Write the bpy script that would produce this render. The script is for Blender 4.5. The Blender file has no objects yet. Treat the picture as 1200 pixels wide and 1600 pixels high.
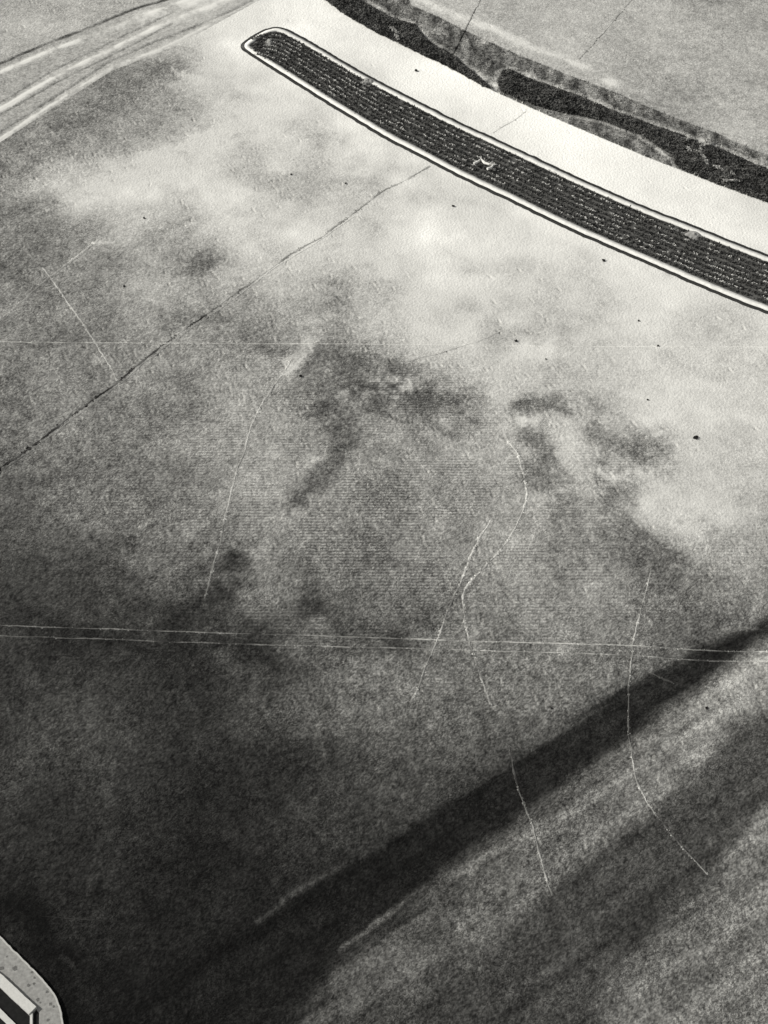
import bpy, math, random
import numpy as np

# ------------------------------------------------------------------ camera, sky, sun, exposure
sc = bpy.context.scene
col = sc.collection
H_CAM, PITCH = 180.0, 50.0
cd = bpy.data.cameras.new('camera'); cam = bpy.data.objects.new('camera', cd); col.objects.link(cam)
cam.location = (0, 0, H_CAM); cam.rotation_euler = (math.radians(90 - PITCH), 0, 0)
cd.sensor_fit = 'VERTICAL'; cd.angle_y = math.radians(40.0); cd.clip_start = 1; cd.clip_end = 6000
sc.camera = cam

SUN_EL, SUN_AZ = 33.0, -80.0            # azimuth clockwise from +Y: the light comes from the left
w = bpy.data.worlds.new('World'); sc.world = w; w.use_nodes = True
nt = w.node_tree
sky = nt.nodes.new('ShaderNodeTexSky'); sky.sky_type = 'NISHITA'; sky.sun_disc = False
sky.sun_elevation = math.radians(SUN_EL); sky.sun_rotation = math.radians(SUN_AZ)
hsv = nt.nodes.new('ShaderNodeHueSaturation'); hsv.inputs['Saturation'].default_value = 0.12
nt.links.new(sky.outputs[0], hsv.inputs['Color'])
nt.links.new(hsv.outputs[0], nt.nodes['Background'].inputs[0])
nt.nodes['Background'].inputs[1].default_value = 0.08
sd = bpy.data.lights.new('sun', 'SUN'); sd.energy = 3.2; sd.angle = math.radians(0.5); sd.color = (1, .985, .95)
sun = bpy.data.objects.new('sun', sd); col.objects.link(sun)
sun.rotation_euler = (math.radians(90 - SUN_EL), 0, math.radians(180 - SUN_AZ))
sc.view_settings.view_transform = 'Standard'; sc.view_settings.look = 'None'
sc.view_settings.exposure = 0.80; sc.view_settings.gamma = 1

rng = np.random.default_rng(7); random.seed(7)
LIGHT = 1.42                              # picture value of a white ground under this light

def alb(s):                              # grey level of a surface (0..255) to its reflectance
    return np.clip((np.clip(np.asarray(s, float), 0, 280) / 255.0) ** 2.2 / LIGHT, .004, .86)

# ------------------------------------------------------------------ noise and shape helpers
_lat = {}
def vnoise(x, y, scale, seed):
    if seed not in _lat: _lat[seed] = np.random.default_rng(seed).random((257, 257)).astype(np.float32)
    t = _lat[seed]
    x = np.asarray(x) / scale + 731.3; y = np.asarray(y) / scale + 519.7
    xi = np.floor(x).astype(int); yi = np.floor(y).astype(int); fx = x - xi; fy = y - yi
    fx = fx * fx * (3 - 2 * fx); fy = fy * fy * (3 - 2 * fy)
    a, b, c, d = xi & 255, yi & 255, (xi + 1) & 255, (yi + 1) & 255
    return (t[a, b] * (1 - fx) + t[c, b] * fx) * (1 - fy) + (t[a, d] * (1 - fx) + t[c, d] * fx) * fy - .5

def fbm(x, y, scale, seed, octs=3):
    s = 0; amp = 1
    for k in range(octs): s = s + amp * vnoise(x, y, scale / 2 ** k, seed + k); amp *= .55
    return s

def inpoly(x, y, poly):
    r = np.zeros(np.shape(x), bool); n = len(poly)
    for i in range(n):
        (x0, y0), (x1, y1) = poly[i], poly[(i + 1) % n]
        if y0 == y1: continue
        r ^= ((y0 > y) != (y1 > y)) & (x < (x1 - x0) * (y - y0) / (y1 - y0) + x0)
    return r

def dist(x, y, pts):
    d = np.full(np.shape(x), 1e9, np.float32)
    for (x0, y0), (x1, y1) in zip(pts[:-1], pts[1:]):
        ux, uy = x1 - x0, y1 - y0; L = ux * ux + uy * uy + 1e-9
        t = np.clip(((x - x0) * ux + (y - y0) * uy) / L, 0, 1)
        d = np.minimum(d, np.hypot(x - x0 - t * ux, y - y0 - t * uy))
    return d

def resample(pts, step, smooth=2):
    p = np.array(pts, float)
    for _ in range(smooth):              # Chaikin
        q = np.empty((2 * len(p), 2)); q[0] = p[0]; q[-1] = p[-1]
        q[1:-1:2] = .75 * p[:-1] + .25 * p[1:]; q[2:-1:2] = .25 * p[:-1] + .75 * p[1:]
        p = q
    s = np.r_[0, np.cumsum(np.hypot(*np.diff(p, axis=0).T))]
    keep = np.r_[True, np.diff(s) > 1e-6]; p = p[keep]; s = s[keep]
    n = max(2, int(s[-1] / step) + 1); u = np.linspace(0, s[-1], n)
    return np.c_[np.interp(u, s, p[:, 0]), np.interp(u, s, p[:, 1])]

def normals(p):
    t = np.gradient(p, axis=0); t /= np.hypot(t[:, 0], t[:, 1])[:, None] + 1e-9
    return np.c_[-t[:, 1], t[:, 0]]

# ------------------------------------------------------------------ materials
def soil_material(name, grain=.25, bump=.25, drill=False, tint=(1, .98, .905), fine=.35):
    m = bpy.data.materials.new(name); m.use_nodes = True; n = m.node_tree; L = n.links.new
    b = n.nodes['Principled BSDF']; b.inputs['Roughness'].default_value = .95
    b.inputs['Specular IOR Level'].default_value = .05
    at = n.nodes.new('ShaderNodeAttribute'); at.attribute_name = 'tone'
    tc = n.nodes.new('ShaderNodeTexCoord')
    n1 = n.nodes.new('ShaderNodeTexNoise'); n1.inputs['Scale'].default_value = 1 / fine; n1.inputs['Detail'].default_value = 4
    n1.inputs['Roughness'].default_value = .8
    L(tc.outputs['Object'], n1.inputs['Vector'])
    mr = n.nodes.new('ShaderNodeMapRange'); mr.clamp = False; mr.inputs['From Min'].default_value = .33; mr.inputs['From Max'].default_value = .67
    mr.inputs['To Min'].default_value = 1 - grain; mr.inputs['To Max'].default_value = 1 + grain
    L(n1.outputs['Fac'], mr.inputs['Value'])
    ga = n.nodes.new('ShaderNodeAttribute'); ga.attribute_name = 'grain'
    gm = n.nodes.new('ShaderNodeMix'); gm.data_type = 'FLOAT'; gm.inputs['A'].default_value = 1
    L(ga.outputs['Fac'], gm.inputs['Factor']); L(mr.outputs[0], gm.inputs['B']); mr = gm
    mu = n.nodes.new('ShaderNodeMath'); mu.operation = 'MULTIPLY'
    L(at.outputs['Fac'], mu.inputs[0]); L(mr.outputs[0], mu.inputs[1]); out = mu.outputs[0]
    if drill:                            # pale stubble standing in narrow drill rows
        da = n.nodes.new('ShaderNodeAttribute'); da.attribute_name = 'drill'
        wv = n.nodes.new('ShaderNodeTexWave'); wv.bands_direction = 'Y'; wv.inputs['Scale'].default_value = 2 * math.pi / (20 * .62)
        wv.inputs['Distortion'].default_value = .5; wv.inputs['Detail'].default_value = 2; wv.inputs['Detail Scale'].default_value = .15
        L(tc.outputs['Object'], wv.inputs['Vector'])
        s0 = n.nodes.new('ShaderNodeMath'); s0.operation = 'SUBTRACT'; s0.inputs[1].default_value = .5; L(wv.outputs['Fac'], s0.inputs[0])
        s1 = n.nodes.new('ShaderNodeMath'); s1.operation = 'MULTIPLY'; L(s0.outputs[0], s1.inputs[0]); L(da.outputs['Fac'], s1.inputs[1])
        s2 = n.nodes.new('ShaderNodeMath'); s2.operation = 'ADD'; s2.inputs[1].default_value = 1; L(s1.outputs[0], s2.inputs[0])
        s3 = n.nodes.new('ShaderNodeMath'); s3.operation = 'MULTIPLY'; L(out, s3.inputs[0]); L(s2.outputs[0], s3.inputs[1]); out = s3.outputs[0]
    vm = n.nodes.new('ShaderNodeVectorMath'); vm.operation = 'SCALE'; vm.inputs[0].default_value = tint
    L(out, vm.inputs['Scale']); L(vm.outputs[0], b.inputs['Base Color'])
    n2 = n.nodes.new('ShaderNodeTexNoise'); n2.inputs['Scale'].default_value = 2.2; n2.inputs['Detail'].default_value = 5
    L(tc.outputs['Object'], n2.inputs['Vector'])
    bp = n.nodes.new('ShaderNodeBump'); bp.inputs['Strength'].default_value = bump; bp.inputs['Distance'].default_value = .3
    L(n2.outputs['Fac'], bp.inputs['Height']); L(bp.outputs[0], b.inputs['Normal'])
    return m

def plain_material(name, s, var=.3, scale=1.5, bump=.2, tint=(1, .98, .905)):
    m = bpy.data.materials.new(name); m.use_nodes = True; n = m.node_tree; L = n.links.new
    b = n.nodes['Principled BSDF']; b.inputs['Roughness'].default_value = .9; b.inputs['Specular IOR Level'].default_value = .1
    tc = n.nodes.new('ShaderNodeTexCoord'); nz = n.nodes.new('ShaderNodeTexNoise')
    nz.inputs['Scale'].default_value = scale; nz.inputs['Detail'].default_value = 5; L(tc.outputs['Object'], nz.inputs['Vector'])
    cr = n.nodes.new('ShaderNodeValToRGB'); a = float(alb(s))
    for e, f, p in ((0, 1 - var, .3), (1, 1 + var, .7)):
        cr.color_ramp.elements[e].position = p
        cr.color_ramp.elements[e].color = (*[min(.9, a * f * t) for t in tint], 1)
    L(nz.outputs['Fac'], cr.inputs['Fac']); L(cr.outputs[0], b.inputs['Base Color'])
    bp = n.nodes.new('ShaderNodeBump'); bp.inputs['Strength'].default_value = bump; bp.inputs['Distance'].default_value = .15
    L(nz.outputs['Fac'], bp.inputs['Height']); L(bp.outputs[0], b.inputs['Normal'])
    return m

M = {}
M['soil'] = soil_material('ploughed_soil', 1.0, .5, drill=True, fine=.16)
M['track'] = soil_material('worn_earth', .16, .12)
M['grass'] = soil_material('rough_grass', .8, .5, fine=.25)
M['line'] = soil_material('trodden_earth', .30, .1)
M['thicket'] = plain_material('thicket_leaves', 86, .6, .55, .1)
M['crop'] = plain_material('crop_leaves', 78, .35, 2.0, .1)
M['bedsoil'] = plain_material('bed_soil', 92, .3, 1.6, .5)
M['kerb'] = plain_material('pale_kerb_stone', 232, .12, 2.0, .1)
M['gutter'] = plain_material('wet_gutter_earth', 58, .35, 2.5, .4)
M['chalk'] = plain_material('chalky_spoil', 150, .25, 1.5, .6)
M['fleck'] = plain_material('pale_stubble', 185, .3, 3.0, .1)
M['drygrass'] = plain_material('dry_grass', 165, .3, 2.0, .1)
M['bark'] = plain_material('bleached_wood', 225, .1, 3.0, .3)
M['shrub'] = plain_material('dark_shrub_leaves', 50, .35, 3.0, .1)
M['slab'] = plain_material('weathered_concrete', 146, .22, 2.2, .2)
M['rim'] = plain_material('pale_concrete_edge', 182, .10, 4.0, .1)
M['wall'] = plain_material('whitewashed_concrete', 200, .08, 3.0, .15)
M['basin_and_shadow'] = plain_material('dark_basin_and_shadow', 36, .3, 2.0, .3)  # also colours the painted shadow at the wall's end
M['stain'] = plain_material('dark_lichen', 104, .25, 6.0, .3)

# ------------------------------------------------------------------ object helpers
def mesh_obj(name, verts, faces, mat, parent=None, smooth=False, tone=None, drill=None, grain=None):
    me = bpy.data.meshes.new(name)
    verts = np.asarray(verts, np.float32); faces = np.asarray(faces, np.int32)
    if faces.ndim == 2 and len(faces) > 400:
        k = faces.shape[1]; nf = len(faces)
        me.vertices.add(len(verts)); me.vertices.foreach_set('co', verts.ravel())
        me.loops.add(nf * k); me.loops.foreach_set('vertex_index', faces.ravel())
        me.polygons.add(nf); me.polygons.foreach_set('loop_start', np.arange(0, nf * k, k, dtype=np.int32))
        me.update(calc_edges=True)
    else:
        me.from_pydata(verts.tolist(), [], faces.tolist()); me.update()
    if smooth: me.polygons.foreach_set('use_smooth', np.ones(len(me.polygons), bool))
    if tone is not None and grain is None: grain = np.ones(len(verts))
    for nm, arr in (('tone', tone), ('drill', drill), ('grain', grain)):
        if arr is not None:
            me.attributes.new(nm, 'FLOAT', 'POINT').data.foreach_set('value', np.asarray(arr, np.float32))
    me.materials.append(mat)
    o = bpy.data.objects.new(name, me); col.objects.link(o)
    if parent is not None: o.parent = parent
    return o

def tag(o, label=None, cat=None, group=None, kind=None):
    for k, v in (('label', label), ('category', cat), ('group', group), ('kind', kind)):
        if v: o[k] = v
    return o

def empty(name, x, y, z=0):
    o = bpy.data.objects.new(name, None); col.objects.link(o); o.location = (x, y, z); o.empty_display_size = .5
    return o

# ------------------------------------------------------------------ soil tones with a broad light falloff painted in, and outlines, in metres
TONE_X0, TONE_Y0, TONE_STEP, TONE_NX, TONE_NY = -124, 52, 4, 63, 72
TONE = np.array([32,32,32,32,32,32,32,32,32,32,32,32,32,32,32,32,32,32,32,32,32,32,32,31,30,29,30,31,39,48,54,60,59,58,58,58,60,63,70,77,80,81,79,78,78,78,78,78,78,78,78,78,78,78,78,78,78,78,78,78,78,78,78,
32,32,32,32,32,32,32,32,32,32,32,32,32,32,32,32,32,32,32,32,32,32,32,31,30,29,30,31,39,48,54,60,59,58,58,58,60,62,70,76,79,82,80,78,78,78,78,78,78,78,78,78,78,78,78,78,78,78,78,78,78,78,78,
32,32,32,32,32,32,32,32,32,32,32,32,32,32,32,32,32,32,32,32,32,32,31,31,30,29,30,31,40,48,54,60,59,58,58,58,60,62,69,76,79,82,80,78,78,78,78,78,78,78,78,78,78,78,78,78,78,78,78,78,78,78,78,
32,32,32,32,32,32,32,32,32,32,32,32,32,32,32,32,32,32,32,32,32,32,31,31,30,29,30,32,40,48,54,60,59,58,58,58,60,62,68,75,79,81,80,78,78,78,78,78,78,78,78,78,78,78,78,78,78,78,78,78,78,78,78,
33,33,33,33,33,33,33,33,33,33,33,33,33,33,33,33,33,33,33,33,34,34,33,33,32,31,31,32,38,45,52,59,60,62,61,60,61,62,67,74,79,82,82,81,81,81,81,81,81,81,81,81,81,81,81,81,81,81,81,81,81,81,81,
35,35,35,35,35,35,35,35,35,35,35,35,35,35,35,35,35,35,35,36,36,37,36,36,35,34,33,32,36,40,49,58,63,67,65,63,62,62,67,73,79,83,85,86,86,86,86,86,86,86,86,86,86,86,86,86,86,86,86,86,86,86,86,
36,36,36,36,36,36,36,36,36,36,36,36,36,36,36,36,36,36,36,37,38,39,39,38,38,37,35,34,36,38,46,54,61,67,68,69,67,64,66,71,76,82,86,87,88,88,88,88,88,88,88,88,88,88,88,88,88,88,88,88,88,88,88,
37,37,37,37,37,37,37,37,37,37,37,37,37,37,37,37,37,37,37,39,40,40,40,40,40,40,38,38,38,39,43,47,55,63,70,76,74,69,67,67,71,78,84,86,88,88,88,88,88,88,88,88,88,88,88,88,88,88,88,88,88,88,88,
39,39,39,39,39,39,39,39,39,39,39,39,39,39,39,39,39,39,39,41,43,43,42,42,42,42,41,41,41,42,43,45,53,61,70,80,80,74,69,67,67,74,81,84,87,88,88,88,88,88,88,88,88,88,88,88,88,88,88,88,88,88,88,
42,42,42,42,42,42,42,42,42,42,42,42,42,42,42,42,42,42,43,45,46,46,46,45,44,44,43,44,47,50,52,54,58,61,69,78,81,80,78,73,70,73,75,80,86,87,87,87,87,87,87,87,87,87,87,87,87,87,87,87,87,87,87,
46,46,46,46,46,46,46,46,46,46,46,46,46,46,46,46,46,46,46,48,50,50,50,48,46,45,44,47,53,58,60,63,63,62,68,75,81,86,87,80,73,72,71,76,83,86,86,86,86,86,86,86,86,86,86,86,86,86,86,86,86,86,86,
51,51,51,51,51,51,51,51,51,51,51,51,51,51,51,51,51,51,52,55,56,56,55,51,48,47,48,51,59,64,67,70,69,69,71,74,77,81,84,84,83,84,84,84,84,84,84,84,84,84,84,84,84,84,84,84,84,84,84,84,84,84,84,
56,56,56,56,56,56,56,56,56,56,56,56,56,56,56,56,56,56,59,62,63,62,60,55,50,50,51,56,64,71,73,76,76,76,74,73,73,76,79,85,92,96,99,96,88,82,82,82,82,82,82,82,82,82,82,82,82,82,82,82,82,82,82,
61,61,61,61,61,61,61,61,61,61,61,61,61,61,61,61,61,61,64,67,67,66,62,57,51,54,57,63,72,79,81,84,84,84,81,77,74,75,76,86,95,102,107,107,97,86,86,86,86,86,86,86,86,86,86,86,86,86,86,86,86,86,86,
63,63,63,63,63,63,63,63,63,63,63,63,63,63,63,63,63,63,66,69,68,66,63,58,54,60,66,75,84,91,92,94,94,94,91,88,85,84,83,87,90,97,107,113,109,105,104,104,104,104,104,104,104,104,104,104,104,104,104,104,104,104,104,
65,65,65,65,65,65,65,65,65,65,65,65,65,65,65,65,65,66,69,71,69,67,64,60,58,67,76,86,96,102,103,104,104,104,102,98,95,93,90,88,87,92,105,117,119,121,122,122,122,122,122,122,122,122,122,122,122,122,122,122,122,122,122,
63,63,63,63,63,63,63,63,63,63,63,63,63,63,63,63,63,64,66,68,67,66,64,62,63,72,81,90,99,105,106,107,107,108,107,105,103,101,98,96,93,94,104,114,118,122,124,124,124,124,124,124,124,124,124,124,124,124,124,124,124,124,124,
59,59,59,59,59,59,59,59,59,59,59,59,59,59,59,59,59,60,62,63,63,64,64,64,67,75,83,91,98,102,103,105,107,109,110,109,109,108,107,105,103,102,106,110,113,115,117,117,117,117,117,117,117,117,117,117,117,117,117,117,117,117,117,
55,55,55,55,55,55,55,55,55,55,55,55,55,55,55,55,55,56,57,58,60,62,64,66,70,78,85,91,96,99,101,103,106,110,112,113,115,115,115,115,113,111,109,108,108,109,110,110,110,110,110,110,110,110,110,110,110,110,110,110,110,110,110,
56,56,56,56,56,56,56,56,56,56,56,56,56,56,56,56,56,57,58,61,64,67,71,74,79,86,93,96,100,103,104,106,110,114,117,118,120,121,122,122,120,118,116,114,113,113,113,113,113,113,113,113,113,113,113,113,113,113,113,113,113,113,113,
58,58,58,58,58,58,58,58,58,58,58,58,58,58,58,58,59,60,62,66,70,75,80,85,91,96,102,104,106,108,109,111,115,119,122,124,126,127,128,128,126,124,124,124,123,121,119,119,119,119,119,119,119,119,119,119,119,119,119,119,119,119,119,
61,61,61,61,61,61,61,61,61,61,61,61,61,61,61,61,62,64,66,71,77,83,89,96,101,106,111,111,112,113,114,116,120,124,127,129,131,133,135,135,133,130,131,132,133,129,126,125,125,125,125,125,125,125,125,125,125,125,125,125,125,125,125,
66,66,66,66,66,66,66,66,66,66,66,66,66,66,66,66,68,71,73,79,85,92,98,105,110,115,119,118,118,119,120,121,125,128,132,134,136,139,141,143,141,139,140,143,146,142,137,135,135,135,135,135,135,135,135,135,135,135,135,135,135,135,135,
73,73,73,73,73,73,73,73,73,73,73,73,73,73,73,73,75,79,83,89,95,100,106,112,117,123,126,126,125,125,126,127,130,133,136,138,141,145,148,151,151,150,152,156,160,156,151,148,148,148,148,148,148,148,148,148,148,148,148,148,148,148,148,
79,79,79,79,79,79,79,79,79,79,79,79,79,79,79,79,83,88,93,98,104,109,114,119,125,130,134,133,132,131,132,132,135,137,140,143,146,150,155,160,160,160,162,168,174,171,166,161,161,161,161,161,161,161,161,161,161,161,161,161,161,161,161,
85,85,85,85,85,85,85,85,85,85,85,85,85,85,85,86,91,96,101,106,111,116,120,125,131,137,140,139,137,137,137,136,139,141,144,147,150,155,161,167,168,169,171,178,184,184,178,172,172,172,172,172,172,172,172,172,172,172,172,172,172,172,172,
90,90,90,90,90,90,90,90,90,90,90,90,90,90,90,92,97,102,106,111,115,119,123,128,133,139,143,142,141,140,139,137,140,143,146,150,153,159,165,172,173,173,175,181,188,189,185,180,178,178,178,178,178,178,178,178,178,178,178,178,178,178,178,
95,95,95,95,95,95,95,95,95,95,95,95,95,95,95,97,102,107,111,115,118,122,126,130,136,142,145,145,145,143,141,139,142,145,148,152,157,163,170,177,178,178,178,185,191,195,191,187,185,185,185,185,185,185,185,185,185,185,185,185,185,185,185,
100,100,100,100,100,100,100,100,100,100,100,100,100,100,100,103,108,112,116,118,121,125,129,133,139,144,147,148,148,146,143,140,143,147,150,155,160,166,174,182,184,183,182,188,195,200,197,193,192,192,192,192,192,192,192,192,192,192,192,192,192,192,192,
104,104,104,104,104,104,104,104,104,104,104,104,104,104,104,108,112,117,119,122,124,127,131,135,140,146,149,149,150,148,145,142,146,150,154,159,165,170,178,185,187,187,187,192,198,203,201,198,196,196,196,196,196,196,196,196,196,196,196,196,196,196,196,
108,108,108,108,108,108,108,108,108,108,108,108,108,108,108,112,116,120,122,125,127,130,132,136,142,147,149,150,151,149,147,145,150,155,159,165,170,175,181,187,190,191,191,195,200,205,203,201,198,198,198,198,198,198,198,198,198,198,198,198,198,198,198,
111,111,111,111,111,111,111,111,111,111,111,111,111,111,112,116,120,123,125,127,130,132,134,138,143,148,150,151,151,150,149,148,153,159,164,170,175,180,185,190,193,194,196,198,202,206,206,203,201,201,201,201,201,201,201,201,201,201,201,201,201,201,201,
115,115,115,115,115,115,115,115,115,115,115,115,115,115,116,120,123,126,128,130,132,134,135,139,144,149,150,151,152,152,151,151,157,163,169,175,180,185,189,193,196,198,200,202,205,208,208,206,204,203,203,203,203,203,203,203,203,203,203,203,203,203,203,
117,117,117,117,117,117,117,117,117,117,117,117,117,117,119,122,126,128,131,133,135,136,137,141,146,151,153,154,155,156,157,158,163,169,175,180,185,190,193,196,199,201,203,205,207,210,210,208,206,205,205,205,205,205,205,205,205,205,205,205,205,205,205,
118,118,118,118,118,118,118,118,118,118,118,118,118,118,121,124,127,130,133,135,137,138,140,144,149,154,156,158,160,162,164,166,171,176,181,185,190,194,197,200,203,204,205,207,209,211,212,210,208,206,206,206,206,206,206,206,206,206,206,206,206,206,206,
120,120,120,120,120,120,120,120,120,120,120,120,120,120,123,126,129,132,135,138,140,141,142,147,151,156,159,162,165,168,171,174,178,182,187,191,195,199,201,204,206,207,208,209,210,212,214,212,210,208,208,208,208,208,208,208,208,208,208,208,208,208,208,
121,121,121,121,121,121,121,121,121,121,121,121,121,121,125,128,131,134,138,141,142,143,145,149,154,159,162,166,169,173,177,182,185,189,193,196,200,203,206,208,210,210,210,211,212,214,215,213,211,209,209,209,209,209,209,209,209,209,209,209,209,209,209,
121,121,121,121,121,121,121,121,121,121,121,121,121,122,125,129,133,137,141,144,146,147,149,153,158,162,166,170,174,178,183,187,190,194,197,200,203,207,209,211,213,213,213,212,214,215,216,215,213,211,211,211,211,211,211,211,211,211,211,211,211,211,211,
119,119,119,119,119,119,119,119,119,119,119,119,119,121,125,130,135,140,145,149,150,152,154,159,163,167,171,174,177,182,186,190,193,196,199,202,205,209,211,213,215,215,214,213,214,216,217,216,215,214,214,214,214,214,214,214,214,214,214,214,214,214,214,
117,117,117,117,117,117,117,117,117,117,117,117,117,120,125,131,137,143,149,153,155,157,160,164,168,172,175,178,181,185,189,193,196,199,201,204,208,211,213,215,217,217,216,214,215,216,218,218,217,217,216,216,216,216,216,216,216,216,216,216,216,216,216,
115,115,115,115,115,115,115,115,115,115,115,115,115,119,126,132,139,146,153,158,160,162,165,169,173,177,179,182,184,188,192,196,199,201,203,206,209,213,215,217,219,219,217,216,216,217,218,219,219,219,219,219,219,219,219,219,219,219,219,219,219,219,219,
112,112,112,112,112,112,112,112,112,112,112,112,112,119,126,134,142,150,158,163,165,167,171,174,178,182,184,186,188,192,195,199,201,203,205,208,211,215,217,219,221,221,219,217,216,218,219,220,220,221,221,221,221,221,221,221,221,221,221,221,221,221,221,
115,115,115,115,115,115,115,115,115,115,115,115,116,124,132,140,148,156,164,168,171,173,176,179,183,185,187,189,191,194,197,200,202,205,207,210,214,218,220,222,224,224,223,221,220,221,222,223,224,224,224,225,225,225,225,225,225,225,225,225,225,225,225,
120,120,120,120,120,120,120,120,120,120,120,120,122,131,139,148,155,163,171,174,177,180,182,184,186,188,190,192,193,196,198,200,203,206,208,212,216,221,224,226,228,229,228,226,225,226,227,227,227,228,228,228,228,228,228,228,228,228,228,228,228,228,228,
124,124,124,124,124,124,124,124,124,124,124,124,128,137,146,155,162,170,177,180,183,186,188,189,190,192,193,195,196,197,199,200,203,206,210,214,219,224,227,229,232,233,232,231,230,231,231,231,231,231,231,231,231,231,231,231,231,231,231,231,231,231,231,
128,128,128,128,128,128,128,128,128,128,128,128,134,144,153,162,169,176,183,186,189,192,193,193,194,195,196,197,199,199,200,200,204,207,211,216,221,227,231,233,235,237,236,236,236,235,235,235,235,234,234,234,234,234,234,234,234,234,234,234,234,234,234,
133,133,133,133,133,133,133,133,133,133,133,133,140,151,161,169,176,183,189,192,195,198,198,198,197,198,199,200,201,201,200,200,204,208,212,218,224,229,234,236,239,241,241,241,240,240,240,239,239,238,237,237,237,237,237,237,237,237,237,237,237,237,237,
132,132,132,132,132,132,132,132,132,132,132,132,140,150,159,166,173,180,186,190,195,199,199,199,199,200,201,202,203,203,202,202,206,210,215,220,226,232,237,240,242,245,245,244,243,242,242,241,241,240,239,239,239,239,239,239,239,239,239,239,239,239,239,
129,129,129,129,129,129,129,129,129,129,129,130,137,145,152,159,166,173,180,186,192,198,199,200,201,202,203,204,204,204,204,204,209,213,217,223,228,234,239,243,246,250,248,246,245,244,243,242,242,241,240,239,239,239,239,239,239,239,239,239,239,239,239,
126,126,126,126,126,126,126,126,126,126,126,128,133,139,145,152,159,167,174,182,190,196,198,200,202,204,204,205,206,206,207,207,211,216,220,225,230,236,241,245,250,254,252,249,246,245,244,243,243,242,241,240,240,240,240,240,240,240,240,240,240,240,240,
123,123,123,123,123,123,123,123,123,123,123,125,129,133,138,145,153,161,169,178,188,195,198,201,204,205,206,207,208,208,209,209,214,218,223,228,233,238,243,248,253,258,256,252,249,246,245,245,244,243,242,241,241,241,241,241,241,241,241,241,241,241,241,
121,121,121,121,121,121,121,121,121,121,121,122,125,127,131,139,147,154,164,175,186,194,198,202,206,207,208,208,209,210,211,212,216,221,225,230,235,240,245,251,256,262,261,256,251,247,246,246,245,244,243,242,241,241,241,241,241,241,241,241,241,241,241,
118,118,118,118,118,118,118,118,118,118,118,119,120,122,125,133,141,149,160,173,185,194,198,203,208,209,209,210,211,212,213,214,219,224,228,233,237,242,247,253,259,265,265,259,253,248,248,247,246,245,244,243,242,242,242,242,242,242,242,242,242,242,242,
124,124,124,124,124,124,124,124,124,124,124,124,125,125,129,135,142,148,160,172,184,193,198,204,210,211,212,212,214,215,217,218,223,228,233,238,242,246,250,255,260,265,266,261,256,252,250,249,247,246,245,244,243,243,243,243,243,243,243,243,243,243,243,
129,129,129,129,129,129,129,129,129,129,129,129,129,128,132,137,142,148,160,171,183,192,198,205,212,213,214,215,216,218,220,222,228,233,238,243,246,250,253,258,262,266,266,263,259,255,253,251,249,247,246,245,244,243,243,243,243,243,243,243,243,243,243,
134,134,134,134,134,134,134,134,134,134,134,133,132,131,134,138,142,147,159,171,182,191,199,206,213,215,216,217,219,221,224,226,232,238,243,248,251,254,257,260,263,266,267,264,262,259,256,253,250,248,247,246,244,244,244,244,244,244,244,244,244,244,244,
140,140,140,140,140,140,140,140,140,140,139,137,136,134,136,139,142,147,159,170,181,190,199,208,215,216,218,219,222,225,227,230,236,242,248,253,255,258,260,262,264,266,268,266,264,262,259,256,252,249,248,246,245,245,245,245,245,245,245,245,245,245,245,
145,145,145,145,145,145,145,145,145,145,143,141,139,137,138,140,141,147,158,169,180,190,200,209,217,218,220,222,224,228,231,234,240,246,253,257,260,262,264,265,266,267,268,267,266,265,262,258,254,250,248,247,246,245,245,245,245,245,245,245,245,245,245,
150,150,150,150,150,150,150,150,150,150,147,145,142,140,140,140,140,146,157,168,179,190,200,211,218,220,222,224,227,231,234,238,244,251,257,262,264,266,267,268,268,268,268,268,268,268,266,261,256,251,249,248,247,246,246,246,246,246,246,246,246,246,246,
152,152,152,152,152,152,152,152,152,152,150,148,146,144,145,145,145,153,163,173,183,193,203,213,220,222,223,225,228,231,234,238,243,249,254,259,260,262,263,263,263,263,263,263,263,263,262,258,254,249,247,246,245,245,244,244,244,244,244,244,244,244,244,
154,154,154,154,154,154,154,154,154,154,152,151,149,149,150,151,151,159,168,178,187,196,205,215,221,223,225,226,229,232,234,237,242,246,251,255,256,257,258,258,258,258,258,258,258,258,258,254,251,247,245,245,244,243,243,243,243,243,243,243,243,243,243,
157,157,157,157,157,157,157,157,157,156,155,154,153,154,155,156,157,165,174,182,190,199,208,216,222,224,226,228,230,232,234,237,240,244,248,250,251,252,253,254,254,254,254,254,254,254,253,251,248,245,243,243,242,241,241,241,241,241,241,241,241,241,241,
159,159,159,159,159,159,159,159,159,159,158,158,158,159,160,162,164,171,179,186,194,202,210,218,223,225,227,229,231,232,234,236,239,242,244,246,247,248,248,249,249,249,249,249,249,249,249,247,245,243,241,241,240,240,240,240,240,240,240,240,240,240,240,
161,161,161,161,161,161,161,161,161,161,161,162,162,164,166,167,170,177,184,190,197,205,212,220,224,226,228,230,231,233,234,236,238,239,241,242,243,243,244,244,244,244,244,244,244,244,244,243,242,240,239,239,239,238,238,238,238,238,238,238,238,238,238,
163,163,163,163,163,163,163,163,163,164,165,165,166,169,171,173,176,182,188,194,201,208,215,222,225,227,229,231,232,233,234,235,236,237,238,239,239,239,239,239,239,239,239,239,239,239,239,239,238,238,237,237,237,237,236,236,236,236,236,236,236,236,236,
165,165,165,165,165,165,165,165,165,166,168,169,171,173,176,178,182,187,192,198,204,210,217,223,226,228,230,232,233,233,234,235,235,235,235,235,235,235,235,235,235,235,235,235,235,235,235,235,235,235,235,235,235,235,235,235,235,235,235,235,235,235,235,
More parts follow.
